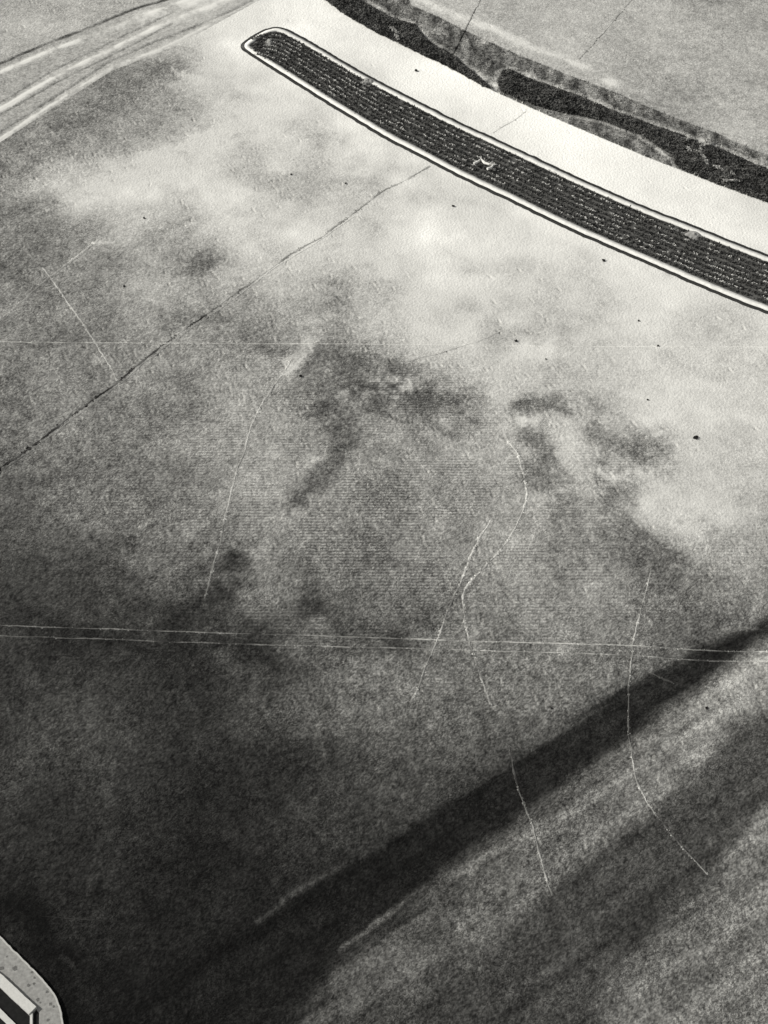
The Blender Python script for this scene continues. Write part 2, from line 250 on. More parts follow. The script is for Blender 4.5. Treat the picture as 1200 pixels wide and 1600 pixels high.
165,165,165,165,165,165,165,165,165,167,168,169,171,174,176,179,183,188,193,198,204,211,217,223,226,228,230,232,233,233,234,235,235,235,235,235,235,235,235,235,235,235,235,235,235,235,235,235,235,235,235,235,235,235,235,235,235,235,235,235,235,235,235,
165,165,165,165,165,165,165,165,166,167,168,169,171,174,176,179,183,188,193,199,205,211,217,224,226,228,230,232,233,233,234,235,235,235,235,235,235,235,235,235,235,235,235,235,235,235,235,235,235,235,235,235,235,235,235,235,235,235,235,235,235,235,235,
165,165,165,165,165,165,165,165,166,167,168,170,172,174,177,179,184,189,194,199,205,212,218,224,227,228,230,232,233,233,234,235,235,235,235,235,235,235,235,235,235,235,235,235,235,235,235,235,235,235,235,235,235,235,235,235,235,235,235,235,235,235,235,
165,165,165,165,165,165,165,165,166,167,169,170,172,175,177,180,184,189,194,199,206,212,218,225,227,228,230,232,233,233,234,235,235,235,235,235,235,235,235,235,235,235,235,235,235,235,235,235,235,235,235,235,235,235,235,235,235,235,235,235,235,235,235,
165,165,165,165,165,165,165,165,166,167,169,170,172,175,177,180,185,190,195,200,206,212,219,225,227,228,230,232,233,233,234,235,235,235,235,235,235,235,235,235,235,235,235,235,235,235,235,235,235,235,235,235,235,235,235,235,235,235,235,235,235,235,235,
165,165,165,165,165,165,165,165,166,168,169,170,173,175,178,180,185,190,195,200,207,213,219,225,227,229,230,232,233,234,234,235,235,235,235,235,235,235,235,235,235,235,235,235,235,235,235,235,235,235,235,235,235,235,235,235,235,235,235,235,235,235,235], float).reshape(TONE_NY, TONE_NX)

# soil marks: (path, half width, grey level, strength)
MARKS = [
 ([(-8.43, 209.28), (-9.5, 201.91), (-10.42, 190.46)], 2.19, 138, 0.75),
 ([(-10.62, 198.32), (-9.49, 191.32)], 3.23, 150, 0.45),
 ([(-17.01, 186.73), (-14.14, 188.42), (-10.62, 189.1)], 1.3, 95, 0.75),
 ([(-14.06, 186.22), (-7.0, 184.55), (0.0, 182.57)], 4.1, 112, 0.6),
 ([(-9.26, 181.26), (0.0, 178.82), (10.25, 174.82)], 5.29, 108, 0.6),
 ([(-4.61, 179.95), (4.6, 178.33)], 3.45, 80, 0.75),
 ([(-12.95, 187.91), (-9.36, 185.39), (-3.49, 182.9)], 2.57, 100, 0.6),
 ([(-18.37, 178.01), (-11.43, 176.41)], 3.66, 118, 0.5),
 ([(-9.53, 173.24), (-9.15, 167.06)], 3.04, 88, 0.8),
 ([(-9.11, 165.55), (-10.94, 159.61), (-14.02, 154.13)], 2.19, 92, 0.8),
 ([(4.53, 172.46), (15.86, 172.93)], 2.15, 128, 0.5),
 ([(25.57, 174.03), (29.1, 175.77), (32.45, 174.82)], 2.05, 112, 0.7),
 ([(25.12, 172.46), (26.56, 167.06)], 2.25, 112, 0.6),
 ([(27.02, 162.55), (28.01, 156.71), (29.71, 148.27), (30.08, 140.2)], 3.42, 112, 0.65),
 ([(37.0, 174.82), (37.27, 169.36)], 2.15, 128, 0.6),
 ([(37.27, 162.55), (37.67, 158.88)], 2.19, 122, 0.6),
 ([(39.7, 162.55), (45.3, 163.3)], 3.87, 122, 0.55),
 ([(45.19, 167.06), (47.57, 165.55)], 2.45, 116, 0.55),
 ([(39.38, 157.43), (40.24, 152.44)], 2.16, 125, 0.5),
 ([(40.09, 151.04), (40.39, 144.19), (42.3, 138.24)], 3.99, 92, 0.8),
 ([(44.61, 140.2), (42.78, 133.75)], 2.67, 92, 0.7),
 ([(33.48, 167.06), (34.74, 156.71)], 1.98, 196, 0.35),
 ([(29.31, 156.71), (31.59, 145.54)], 1.93, 118, 0.5),
 ([(41.8, 156.71), (39.64, 146.9)], 1.71, 108, 0.6),
 ([(47.04, 151.04), (55.59, 151.04)], 3.64, 210, 0.5),
 ([(37.38, 145.54), (37.86, 140.2)], 1.46, 105, 0.6),
 ([(33.16, 190.46), (31.28, 184.55), (29.8, 180.44)], 0.82, 185, 0.6),
 ([(-24.19, 142.05), (-25.79, 138.24), (-27.91, 132.49), (-29.96, 126.92)], 2.24, 62, 0.6),
 ([(-26.72, 136.95), (-30.79, 125.11), (-32.2, 119.19)], 2.98, 50, 0.6),
 ([(-37.28, 129.99), (-28.06, 128.15)], 2.61, 52, 0.5),
 ([(-13.49, 140.2), (-12.18, 132.49), (-9.99, 126.92)], 2.04, 92, 0.6),
 ([(-12.09, 129.99), (-3.99, 126.32), (1.49, 125.11)], 2.2, 70, 0.75),
 ([(21.92, 201.91), (31.8, 203.73)], 2.68, 198, 0.5),
 ([(-4.94, 207.41), (2.44, 201.91)], 3.68, 176, 0.4),
 ([(61.2, 187.91), (67.73, 178.01)], 3.49, 196, 0.4),
 ([(11.15, 209.28), (19.92, 211.17)], 3.74, 222, 0.5),
 ([(2.53, 218.87), (20.65, 226.86), (35.65, 220.84)], 3.84, 226, 0.4),
 ([(-34.65, 114.6), (-29.28, 119.19), (-19.66, 121.53)], 4.36, 48, 0.6),
 ([(-24.63, 97.45), (-16.61, 101.04)], 4.12, 40, 0.7),
 ([(-21.47, 104.73), (-11.17, 103.67)], 3.72, 50, 0.5),
 ([(-59.91, 126.92), (-41.71, 125.11), (-17.75, 122.71)], 2.49, 45, 0.5),
 ([(-13.25, 197.43), (-15.43, 191.32), (-18.13, 185.39)], 1.42, 200, 0.8),
 ([(-11.16, 167.06), (-13.23, 162.55)], 1.78, 172, 0.5),
 ([(-62.1, 237.28), (-48.36, 244.86), (-32.05, 262.01)], 4.61, 212, 0.75),
 ([(-28.29, 269.23), (-22.41, 264.39)], 5.62, 220, 0.5),
 ([(-54.75, 220.84), (-50.34, 226.86), (-44.92, 237.28)], 2.59, 190, 0.6),
 ([(-37.72, 215.37), (-36.33, 213.83)], 2.51, 112, 0.8),
 ([(-76.94, 247.08), (-70.9, 260.82), (-61.14, 271.69), (-48.02, 283.05)], 3.37, 112, 0.6),
 ([(-59.42, 269.23), (-48.34, 271.69)], 4.25, 145, 0.35),
 ([(-78.17, 230.97), (-69.37, 233.05)], 3.41, 112, 0.45),
 ([(-75.03, 213.07), (-68.44, 218.87)], 5.02, 104, 0.45),
 ([(-37.51, 199.21), (-30.12, 197.43), (-20.26, 193.05)], 3.6, 122, 0.6),
 ([(-18.03, 259.65), (-10.96, 253.85)], 3.45, 178, 0.6),
 ([(-5.44, 250.44), (0.0, 253.85)], 3.55, 232, 0.6),
 ([(33.64, 227.88), (45.63, 218.87), (59.49, 209.28), (73.23, 202.82)], 3.26, 228, 0.5),
 ([(50.47, 216.92), (54.9, 212.11)], 1.76, 195, 0.5),
 ([(23.54, 187.91), (29.67, 191.32)], 2.6, 224, 0.6),
 ([(11.77, 187.91), (23.34, 184.55)], 3.04, 190, 0.4),
 ([(32.06, 170.13), (33.21, 164.04)], 2.24, 200, 0.35),
 ([(45.07, 152.44), (53.45, 151.04), (59.71, 156.71)], 4.3, 208, 0.4),
 ([(30.19, 123.91), (39.73, 125.11)], 2.97, 122, 0.3),
 ([(-19.36, 174.82), (-20.01, 165.55)], 2.92, 160, 0.4),
 ([(10.81, 155.27), (27.8, 151.04), (37.07, 137.6)], 4.24, 150, 0.3),
 ([(42.35, 100.32), (36.4, 96.63), (29.72, 93.43)], 0.55, 112, 0.6),
 ([(44.57, 84.3), (39.52, 79.26), (33.74, 73.95), (27.97, 66.75)], 0.51, 44, 0.75),
 ([(42.89, 84.77), (36.94, 79.26), (30.19, 72.22)], 0.6, 88, 0.5),
 ([(-3.31, 68.83), (3.38, 74.82), (12.06, 80.16)], 2.87, 76, 0.5),
 ([(52.94, 114.6), (46.76, 111.8)], 2.48, 152, 0.5),
 ([(37.1, 102.61), (27.15, 94.93)], 0.73, 82, 0.5),
 ([(47.67, 76.58), (43.35, 70.52)], 3.38, 96, 0.4),
 ([(-50.14, 81.07), (-46.25, 78.36), (-37.29, 68.83)], 2.55, 26, 0.6),
 ([(-42.73, 74.82), (-39.29, 71.37), (-34.7, 67.99)], 0.5, 44, 0.6),
]
# the ditch: wet dark floor and thin pale lips
PATCHES = [
 ([(93.71, 141.52), (59.85, 126.56), (54.83, 123.31), (48.59, 117.8), (42.46, 111.02), (36.25, 105.79), (30.66, 100.32), (20.61, 93.23), (8.79, 86.09), (1.72, 79.26), (-4.65, 74.39), (-14.49, 60.69), (-3.22, 60.69), (13.62, 76.58), (19.94, 81.99), (24.1, 85.14), (29.61, 89.52), (34.67, 93.43), (41.58, 98.67), (46.17, 103.14), (51.23, 108.71), (57.32, 112.13), (91.0, 131.24)], (84, 150), .75, 1.5),
 ([(91.0, 131.24), (57.32, 112.13), (51.23, 108.71), (46.17, 103.14), (41.58, 98.67), (34.67, 93.43), (29.61, 89.52), (24.1, 85.14), (19.94, 81.99), (13.5, 73.95), (12.95, 62.28), (24.28, 62.28), (30.1, 71.37), (33.95, 75.7), (39.76, 81.07), (44.78, 85.71), (49.06, 90.49), (54.42, 95.63), (87.83, 119.19)], (58, 66), .65, 1.7),
 ([(87.83, 119.19), (54.42, 95.63), (49.06, 90.49), (44.78, 85.71), (39.76, 81.07), (33.95, 75.7), (30.1, 71.37), (24.28, 62.28), (72.85, 62.28)], (104, 112), .85, 1.3),
 ([(94.59, 144.86), (60.54, 130.49), (55.06, 127.78), (49.57, 124.51), (45.99, 122.24), (40.28, 118.96), (36.78, 116.42), (31.28, 112.58), (25.21, 108.39), (18.65, 104.3), (9.13, 97.65), (0.0, 91.46), (-8.78, 85.71), (-17.25, 80.35), (-27.0, 73.95), (-36.96, 66.34), (-21.86, 62.28), (-13.92, 65.51), (-9.97, 69.67), (-5.09, 75.35), (1.73, 80.71), (8.82, 87.22), (18.07, 94.43), (27.78, 102.09), (32.05, 105.05), (36.5, 107.95), (41.42, 112.58), (47.07, 115.96), (50.75, 119.19), (54.46, 122.24), (59.68, 125.59), (93.36, 140.2)], (33, 38), 1.0, 1.1),
]
DITCH_MARKS = [
 ([(58.12, 128.15), (53.44, 127.05)], 0.4, 150, 0.5),
 ([(59.8, 126.32), (51.72, 119.19), (41.92, 111.24), (35.66, 106.33), (27.53, 99.29), (19.78, 92.94), (10.54, 85.71)], 0.65, 92, 0.55),
 ([(-5.31, 88.08), (-10.52, 85.24), (-16.75, 79.26)], 0.35, 66, 0.8),
 ([(4.8, 83.84), (0.0, 80.16), (-5.51, 75.26)], 0.34, 84, 0.9),
 ([(42.4, 110.58), (36.23, 105.58), (30.62, 99.9), (20.6, 93.04), (10.56, 86.46)], 0.37, 112, 0.6),
 ([(7.86, 84.3), (3.45, 80.62)], 0.26, 70, 0.6),
]
# marks of the earth road: ruts and pale verges
RUTS = [
 ([(-95.29, 279.21), (-87.63, 284.87), (-77.93, 293.08), (-70.52, 298.52), (-63.7, 304.07), (-59.23, 307.47), (-51.99, 311.48), (-43.45, 316.14)], 0.33, 92, 0.9),
 ([(-94.81, 276.67), (-86.99, 281.25), (-76.74, 290.13), (-63.12, 299.34), (-53.37, 306.9), (-41.79, 314.68)], 0.67, 222, 0.75),
 ([(-57.54, 303.23), (-46.02, 310.04), (-38.69, 314.68)], 1.23, 224, 0.6),
 ([(-91.7, 260.59), (-84.54, 267.28), (-73.96, 279.46), (-68.02, 285.65), (-58.49, 294.43), (-54.01, 298.52)], 0.58, 222, 0.9),
 ([(-54.01, 298.52), (-41.33, 308.89), (-34.14, 316.14)], 0.91, 228, 0.6),
 ([(-92.16, 262.96), (-84.92, 269.47), (-75.39, 281.25), (-69.04, 287.75), (-59.79, 296.6), (-50.18, 305.48)], 0.29, 140, 0.8),
 ([(-91.25, 258.24), (-84.12, 264.87), (-73.58, 276.93), (-66.97, 283.31), (-57.8, 292.27), (-49.75, 301.0)], 0.29, 138, 0.8),
 ([(-89.31, 248.19), (-82.59, 256.15), (-70.17, 272.18), (-61.81, 282.8), (-51.63, 289.87), (-42.05, 299.07), (-30.78, 311.77), (-26.38, 316.14)], 0.51, 214, 0.8),
 ([(-89.83, 250.89), (-82.99, 258.48), (-71.35, 273.42), (-62.8, 284.87), (-53.41, 292.81), (-40.82, 302.39), (-31.55, 311.77)], 0.38, 135, 0.75),
]
POLY_TRACK = [(-102.37, 271.69), (-87.72, 285.39), (-78.02, 293.62), (-70.59, 299.07), (-63.77, 304.64), (-52.05, 312.06), (-40.69, 320.59), (-20.34, 320.59), (-30.73, 310.9), (-41.96, 297.97), (-51.52, 288.81), (-61.65, 281.51), (-69.99, 270.95), (-82.38, 255.0), (-95.58, 239.42)]
POLY_PASTURE = [(-159.16, 329.72), (-41.38, 329.72), (-40.69, 320.59), (-52.05, 312.06), (-63.77, 304.64), (-70.59, 299.07), (-78.02, 293.62), (-87.72, 285.39), (-102.37, 271.69), (-134.67, 245.97)]
POLY_MEADOW = [(2.86, 329.72), (6.59, 309.75), (15.12, 302.67), (19.92, 297.69), (29.49, 289.6), (40.57, 280.99), (52.26, 272.43), (58.19, 267.28), (67.14, 260.82), (71.58, 258.01), (77.94, 252.25), (81.39, 249.31), (98.63, 235.15), (144.65, 235.15), (175.07, 329.72)]
POLY_VERGE = [(-20.69, 329.72), (-13.85, 311.77), (-9.12, 305.48), (-2.55, 298.52), (4.89, 291.74), (14.57, 283.57), (23.87, 274.17), (29.71, 269.23), (35.05, 264.87), (46.39, 256.15), (55.97, 248.86), (61.42, 245.08), (69.56, 239.42), (78.64, 233.68), (95.92, 222.83), (98.63, 235.15), (81.39, 249.31), (77.94, 252.25), (71.58, 258.01), (67.14, 260.82), (58.19, 267.28), (52.26, 272.43), (40.57, 280.99), (29.49, 289.6), (19.92, 297.69), (15.12, 302.67), (6.59, 309.75), (2.86, 329.72)]
POLY_DITCH = [(94.77, 145.54), (60.52, 130.37), (55.06, 127.78), (48.03, 124.15), (38.87, 117.8), (28.41, 109.26), (18.56, 102.82), (9.09, 96.23), (0.0, 90.3), (-8.75, 84.77), (-17.22, 79.98), (-26.91, 73.08), (-36.85, 65.51), (-43.21, 59.11), (-21.36, 56.02), (-13.92, 65.51), (-9.97, 69.67), (-5.08, 74.82), (1.72, 80.16), (8.79, 86.18), (18.01, 93.43), (27.69, 101.04), (37.85, 109.04), (48.59, 117.8), (55.38, 123.67), (59.87, 126.68), (93.36, 140.2)]
POLY_NEAR = [(93.36, 140.2), (59.87, 126.68), (55.38, 123.67), (48.59, 117.8), (37.85, 109.04), (27.69, 101.04), (18.01, 93.43), (8.79, 86.18), (1.72, 80.16), (-5.08, 74.82), (-9.97, 69.67), (-13.92, 65.51), (-21.36, 56.02), (79.12, 56.02)]

BED_NEAR = [(-33.15, 291.47), (-31.66, 289.07), (-23.61, 280.74), (-14.77, 271.19), (-6.42, 262.72), (1.65, 254.54), (6.8, 250.44), (14.46, 243.32), (25.74, 234.52), (36.43, 225.65), (47.4, 217.7), (56.07, 211.54), (64.47, 205.38), (72.75, 200.11), (85.82, 193.05), (96.5, 187.91)]
BED_FAR = [(-33.15, 291.47), (-32.53, 293.35), (-29.91, 296.87), (-27.05, 299.34), (-24.67, 299.89), (-22.67, 298.79), (-15.4, 291.74), (-6.69, 282.54), (0.0, 276.17), (13.98, 263.67), (18.45, 259.88), (27.34, 252.93), (39.44, 242.67), (52.33, 232.84), (64.24, 224.84), (75.7, 216.92), (89.16, 208.91), (100.08, 202.82)]
BED_POLY = BED_NEAR + BED_FAR[::-1]

# ------------------------------------------------------------------ terrain
DX = .2
xs = np.arange(-124, 124 + DX, DX); ys = np.arange(56, 336 + DX, DX)
X, Y = np.meshgrid(xs, ys)
wx = X + 2.6 * fbm(X, Y, 9, 11) + 1.1 * fbm(X, Y, 2.4, 21, 2)
wy = Y + 3.2 * fbm(X, Y, 9, 31) + 1.4 * fbm(X, Y, 2.4, 41, 2)

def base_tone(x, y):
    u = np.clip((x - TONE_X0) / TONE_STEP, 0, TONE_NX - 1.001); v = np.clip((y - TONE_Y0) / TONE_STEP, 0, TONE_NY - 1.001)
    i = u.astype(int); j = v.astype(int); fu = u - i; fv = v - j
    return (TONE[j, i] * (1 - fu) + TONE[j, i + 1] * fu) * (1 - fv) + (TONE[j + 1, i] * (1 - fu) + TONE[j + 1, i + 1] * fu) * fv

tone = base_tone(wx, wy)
track = inpoly(X, Y, POLY_TRACK); pasture = inpoly(X, Y, POLY_PASTURE); meadow = inpoly(X, Y, POLY_MEADOW)
verge = inpoly(X, Y, POLY_VERGE); ditch = inpoly(X, Y, POLY_DITCH); near = inpoly(X, Y, POLY_NEAR)
MOT = 1.2 * fbm(X, Y, 4.5, 77, 6) + .5 * vnoise(X, Y, .7, 78)
def paint(marks, warp=1.0, mask=None, mott=1.5, sharp=2.3):
    global tone
    for pts, hw, s, k in marks:
        p = np.array(pts); m = hw * 2.6 + 4
        j0, j1 = np.searchsorted(ys, [p[:, 1].min() - m, p[:, 1].max() + m]); i0, i1 = np.searchsorted(xs, [p[:, 0].min() - m, p[:, 0].max() + m])
        if j1 <= j0 or i1 <= i0: continue
        sl = (slice(j0, j1), slice(i0, i1))
        xx = X[sl] + warp * (wx[sl] - X[sl]); yy = Y[sl] + warp * (wy[sl] - Y[sl])
        d = dist(xx, yy, pts) / hw
        f = min(1, k * 1.3) / (1 + np.exp((d - 1.0) * sharp)) * 1.06
        if warp: f = np.clip(f * (1 + mott * MOT[sl]), 0, 1)
        if mask is not None: f = f * mask[sl]
        tone[sl] = tone[sl] * (1 - f) + s * f
pale = X + (Y - 235) * .9
tone = np.where(meadow, 178 - 14 * np.clip((X - 40) / 40, 0, 1), tone)
tone = np.where(pasture, 172, tone)
cloud = fbm(X, Y * .8, 17, 251, 4) + .6 * fbm(X + .5 * Y, Y - .3 * X, 7, 261, 4)
tone = tone * np.where(meadow | pasture, 1 + .12 * cloud, 1 + .22 * cloud * np.clip((256 - tone) / 50, .12, 1))
paint(MARKS, .8, ~(meadow | pasture | track | verge))
ux, uy = .83, .56                       # direction of the ditch and of the field strips beside it
su = X * ux + Y * uy; sv = -X * uy + Y * ux
streak = fbm(su / 13, sv, 1.6, 271, 4)
for poly, s, k, soft in PATCHES:
    kw = .22 if k > .9 else .5; xx = X + kw * (wx - X); yy = Y + kw * (wy - Y)
    sd_ = dist(xx, yy, list(poly) + [poly[0]]); sd_ = np.where(inpoly(xx, yy, poly), sd_, -sd_)
    sd_ = sd_ + 1.6 * streak
    f = np.minimum(k / (1 + np.exp(-sd_ / soft * 2.5)) * (1 + (.12 if k > .9 else .4) * MOT), 1)
    s = s[0] + (s[1] - s[0]) * np.clip(X / 52, -.3, 1)
    tone = tone * (1 - f) + s * f
paint(DITCH_MARKS, .3, ~(meadow | pasture | track | verge), .5)
tone = np.where(track, 166 + 12 * np.clip((X + 70) / 25, -1, 1.2), tone)
paint(RUTS, .16, track | pasture)
M_STREAK = [
 ([(6.19, 314.68), (15.24, 306.61), (26.96, 297.69), (41.06, 286.96), (51.71, 276.67)], 1.05, 214, 0.8),
 ([(53.76, 269.23), (57.71, 266.8), (64.1, 262.01)], 0.7, 118, 0.5),
 ([(78.49, 311.77), (84.42, 310.33)], 1.23, 140, 0.6),
]
paint(M_STREAK, .3, meadow)
vt = 112 + 75 * fbm(X, Y * .35, 1.6, 91, 3)
edge = dist(X, Y, [(-4.62, 312.35), (2.43, 304.64), (6.8, 302.11), (10.57, 294.7), (16.17, 288.28), (20.89, 281.51), (24.67, 275.92)]); vt = vt + 60 * np.exp(-(edge / .8) ** 2)
edge = dist(X, Y, [(25.18, 274.67), (25.07, 278.19), (26.12, 281.77), (28.67, 283.05), (31.98, 280.23), (36.09, 277.18), (40.2, 274.67), (51.67, 265.59), (64.82, 257.08), (72.07, 252.25), (80.78, 245.08)]); vt = vt + 60 * np.exp(-(edge / .8) ** 2)
edge = dist(X, Y, [(41.93, 263.43), (47.08, 261.77), (54.67, 256.38), (60.54, 248.64), (60.94, 245.52)]); vt = vt + 60 * np.exp(-(edge / .4) ** 2)
tone = np.where(verge, vt, tone)

# patchy grain of the soil, stronger where the ground is dark and rough
rough = np.clip((225 - tone) / 120, .06, 1.0)
gr = .75 * (rng.random(X.shape) - .5) + .5 * vnoise(X, Y, .34, 101) + .32 * fbm(X, Y, 1.2, 102, 2) + .16 * vnoise(X, Y, 2.6, 104)
tone = tone * (1 + np.where(near, .27, np.where(ditch, .25, 0)) * streak)
tone = tone * (1 + rough * .76 * gr) + np.where(track, 0, 10 * fbm(X, Y, 14, 111) * np.clip(tone / 120, 0, 1))

# relief: gentle swell, small lumps, short dents all drawn the same way
Z = .5 * fbm(X, Y, 40, 121, 2) + .10 * rough * vnoise(X, Y, .9, 131) + .05 * rough * vnoise(X, Y, .45, 132)
Z += np.where(track, -.05, 0)
bed_d = inpoly(X, Y, BED_POLY)
dens = np.clip((205 - tone) / 30, .01, 1) * np.clip((tone - 80) / 45, 0, 1) * ~(verge | bed_d)
dens = np.where(track, .1 * dens, dens); dens = np.where(meadow, .45, dens); dens = np.where(ditch, 0, dens)
dens *= np.clip(.55 + 1.6 * fbm(X, Y, 22, 141, 2), .05, 1)
nd = 90000
px = rng.uniform(xs[0] + 4, xs[-1] - 4, nd); py = rng.uniform(ys[0] + 4, ys[-1] - 4, nd); pk = rng.random(nd)
ii = ((px - xs[0]) / DX).astype(int); jj = ((py - ys[0]) / DX).astype(int)
ok = pk < dens[jj, ii]
for cx, cy, i, j in zip(px[ok], py[ok], ii[ok], jj[ok]):
    a = math.atan2(-1.5, 1) + random.gauss(0, .22) + (.5 if meadow[j, i] else 0); ca, sa = math.cos(a), math.sin(a)
    big = random.random() ** 4; ln = .16 + .45 * big; wd = .11 + .08 * big; dp = random.uniform(.06, .13) + .12 * big * (.6 if meadow[j, i] else 1)
    sl = (slice(j - 8, j + 9), slice(i - 8, i + 9))
    dx = X[sl] - cx; dy = Y[sl] - cy; u = dx * ca + dy * sa; v = -dx * sa + dy * ca
    g = np.exp(-(u / ln) ** 2 - (v / wd) ** 2)
    Z[sl] -= dp * g; Z[sl] += .5 * dp * np.exp(-(u / ln) ** 2 - ((v - 1.7 * wd) / wd) ** 2)
# ruts and the ditch are real hollows
for pts, hw, s, k in RUTS:
    d = dist(X, Y, pts); Z += (.06 if s > 180 else -.10) * np.exp(-(d / hw) ** 2) * (track | pasture)
dd = dist(X, Y, [(94.06, 142.85), (60.19, 128.51), (47.58, 120.94), (38.37, 113.47), (28.05, 105.26), (18.29, 98.26), (8.94, 91.27), (0.0, 84.96), (-8.59, 79.26), (-16.8, 72.65), (-27.52, 62.28)])
Z -= .7 / (1 + np.exp((dd - 4.0) * .9))
Z = np.where(bed_d, 0, Z)
dbed = dist(X, Y, BED_POLY + BED_POLY[:1]); Z = np.where(bed_d, 0, Z * np.clip(dbed / 3, 0, 1))

def ground_z(x, y):
    i = np.clip(((np.asarray(x) - xs[0]) / DX).astype(int), 0, len(xs) - 1); j = np.clip(((np.asarray(y) - ys[0]) / DX).astype(int), 0, len(ys) - 1)
    return Z[j, i]
def ground_tone(x, y):
    i = np.clip(((np.asarray(x) - xs[0]) / DX).astype(int), 0, len(xs) - 1); j = np.clip(((np.asarray(y) - ys[0]) / DX).astype(int), 0, len(ys) - 1)
    return tone[j, i]

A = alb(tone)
GRN = np.clip(rough * (.75 + .9 * fbm(X, Y, 6, 105, 2)), .05, 1)
cxp, cyp = np.meshgrid(xs - 0, ys)
drill = np.exp(-((X - 2) / 55) ** 2 - ((Y - 152) / 38) ** 2) * np.clip((215 - tone) / 60, 0, 1) * np.clip(.5 + 1.6 * fbm(X, Y, 5, 107, 3), 0, 1) * .6
NX, NY = len(xs), len(ys)
idx = np.arange(NX * NY).reshape(NY, NX)
quads = np.stack([idx[:-1, :-1], idx[:-1, 1:], idx[1:, 1:], idx[1:, :-1]], -1)
fx = .5 * (xs[:-1] + xs[1:]); fy = .5 * (ys[:-1] + ys[1:]); FX, FY = np.meshgrid(fx, fy)
ST = 6                                     # the country the photograph covers in fine detail, a coarser margin round it
nb = ((NY - 1) // ST, (NX - 1) // ST)
kb = np.abs(FX) < (46 + .20 * FY)
kb = kb[:nb[0] * ST, :nb[1] * ST].reshape(nb[0], ST, nb[1], ST).any((1, 3))
keep = np.zeros(FX.shape, bool); keep[:nb[0] * ST, :nb[1] * ST] = kb.repeat(ST, 0).repeat(ST, 1)
ci = idx[::ST, ::ST][:nb[0] + 1, :nb[1] + 1]
cq = np.stack([ci[:-1, :-1], ci[:-1, 1:], ci[1:, 1:], ci[1:, :-1]], -1)
cut = lambda m: m[:-1, :-1]
bedcut = inpoly(FX, FY, BED_POLY)
P3 = np.stack([X, Y, Z], -1).reshape(-1, 3)
regions = [('dirt_track', cut(track), 'track', 'pale rutted earth track crossing the upper left corner'),
           ('pasture', cut(pasture), 'grass', 'pale grey pasture above the rutted earth track'),
           ('meadow', cut(meadow), 'grass', 'pale grey meadow beyond the dark thicket, upper right'),
           ('verge', cut(verge), 'grass', 'grey rough grass verge around the dark thicket'),
           ('ditch', cut(ditch), 'soil', 'broad dark wet ditch running diagonally through the lower right'),
           ('near_field', cut(near), 'soil', 'striped grey field below the dark diagonal ditch')]
done = np.zeros_like(bedcut)
pieces = []
for nm, m, mt, lb in regions:
    m = m & ~done; done |= m; pieces.append((nm, m, mt, lb))
pieces.append(('field', ~done & ~bedcut, 'soil', 'large blotchy bare field with darker soil marks, pale above and dark below'))
for nm, m, mt, lb in pieces:
    mc = m[:nb[0] * ST, :nb[1] * ST][ST // 2::ST, ST // 2::ST] & ~kb
    q = np.r_[quads[m & keep], cq[mc]]; u, inv = np.unique(q.ravel(), return_inverse=True)
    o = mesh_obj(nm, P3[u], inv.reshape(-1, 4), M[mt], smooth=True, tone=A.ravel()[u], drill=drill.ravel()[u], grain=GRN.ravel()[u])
    tag(o, lb, kind='structure')
g = mesh_obj('terrain', [(-3000, -3000, -1.6), (3000, -3000, -1.6), (3000, 3000, -1.6), (-3000, 3000, -1.6)], [(0, 1, 2, 3)], M['soil'], tone=[.12] * 4, drill=[0] * 4)
tag(g, 'bare farmland stretching beyond the field', kind='structure')

# ------------------------------------------------------------------ the long planted bed
near_p = resample(BED_NEAR, .5); far_p = resample(BED_FAR, .5)
loop = np.r_[near_p[::-1], far_p[1:]]        # one open outline, out of frame on the right
loop = resample([tuple(p) for p in loop[::3]], .5, 1)
nrm = normals(loop)
c_in = BED_POLY[len(BED_POLY) // 2]
def strip(o0, o1, z0, z1, jit=0):            # a solid band along the outline between two insets, with sides
    n = len(loop); r = fbm(loop[:, 0], loop[:, 1], 1.3, 151, 2) * jit
    a = loop + nrm * (o0 + r)[:, None] * SGN; b = loop + nrm * (o1 + r * .7)[:, None] * SGN
    v = np.r_[np.c_[a, np.full(n, z0)], np.c_[a, np.full(n, z1)], np.c_[b, np.full(n, z1)], np.c_[b, np.full(n, z0)]]
    f = []
    for k in range(3):
        for i in range(n - 1): f.append((k * n + i, k * n + i + 1, (k + 1) * n + i + 1, (k + 1) * n + i))
    return v, np.array(f)
mid = np.array(BED_NEAR[8]) * .5 + np.array(BED_FAR[9]) * .5
k0 = np.argmin(np.hypot(*(loop - np.array(BED_NEAR[8])).T))
SGN = 1.0 if np.dot(nrm[k0], mid - loop[k0]) > 0 else -1.0
bx0, by0 = BED_NEAR[6]
bed = empty('planted_bed', bx0, by0, 0)
tag(bed, 'long dark curved planted bed with rounded end, pale kerb and thin dark gutter', 'planted bed')
def part(name, v, f, mat, parent=bed, **kw):
    v = np.asarray(v, float).copy(); base = parent
    while base is not None: v -= np.array(base.location); base = base.parent
    return mesh_obj(name, v, f, mat, parent, **kw)
OUT = np.full(len(loop), 1.0)
v, f = strip(-.30 * OUT, .62 * OUT, -.3, .02, .25); part('gutter', v, f, M['gutter'])
v, f = strip(.62 * OUT, 1.85 * OUT, -.2, .2, .16); part('kerb', v, f, M['kerb'])
# soil between the kerbs
nn, ff = resample(BED_NEAR, .7), resample(BED_FAR, .7)
K = 260
def along(pts, k):
    s = np.r_[0, np.cumsum(np.hypot(*np.diff(pts, axis=0).T))]; u = np.linspace(0, s[-1], k)
    return np.c_[np.interp(u, s, pts[:, 0]), np.interp(u, s, pts[:, 1])]
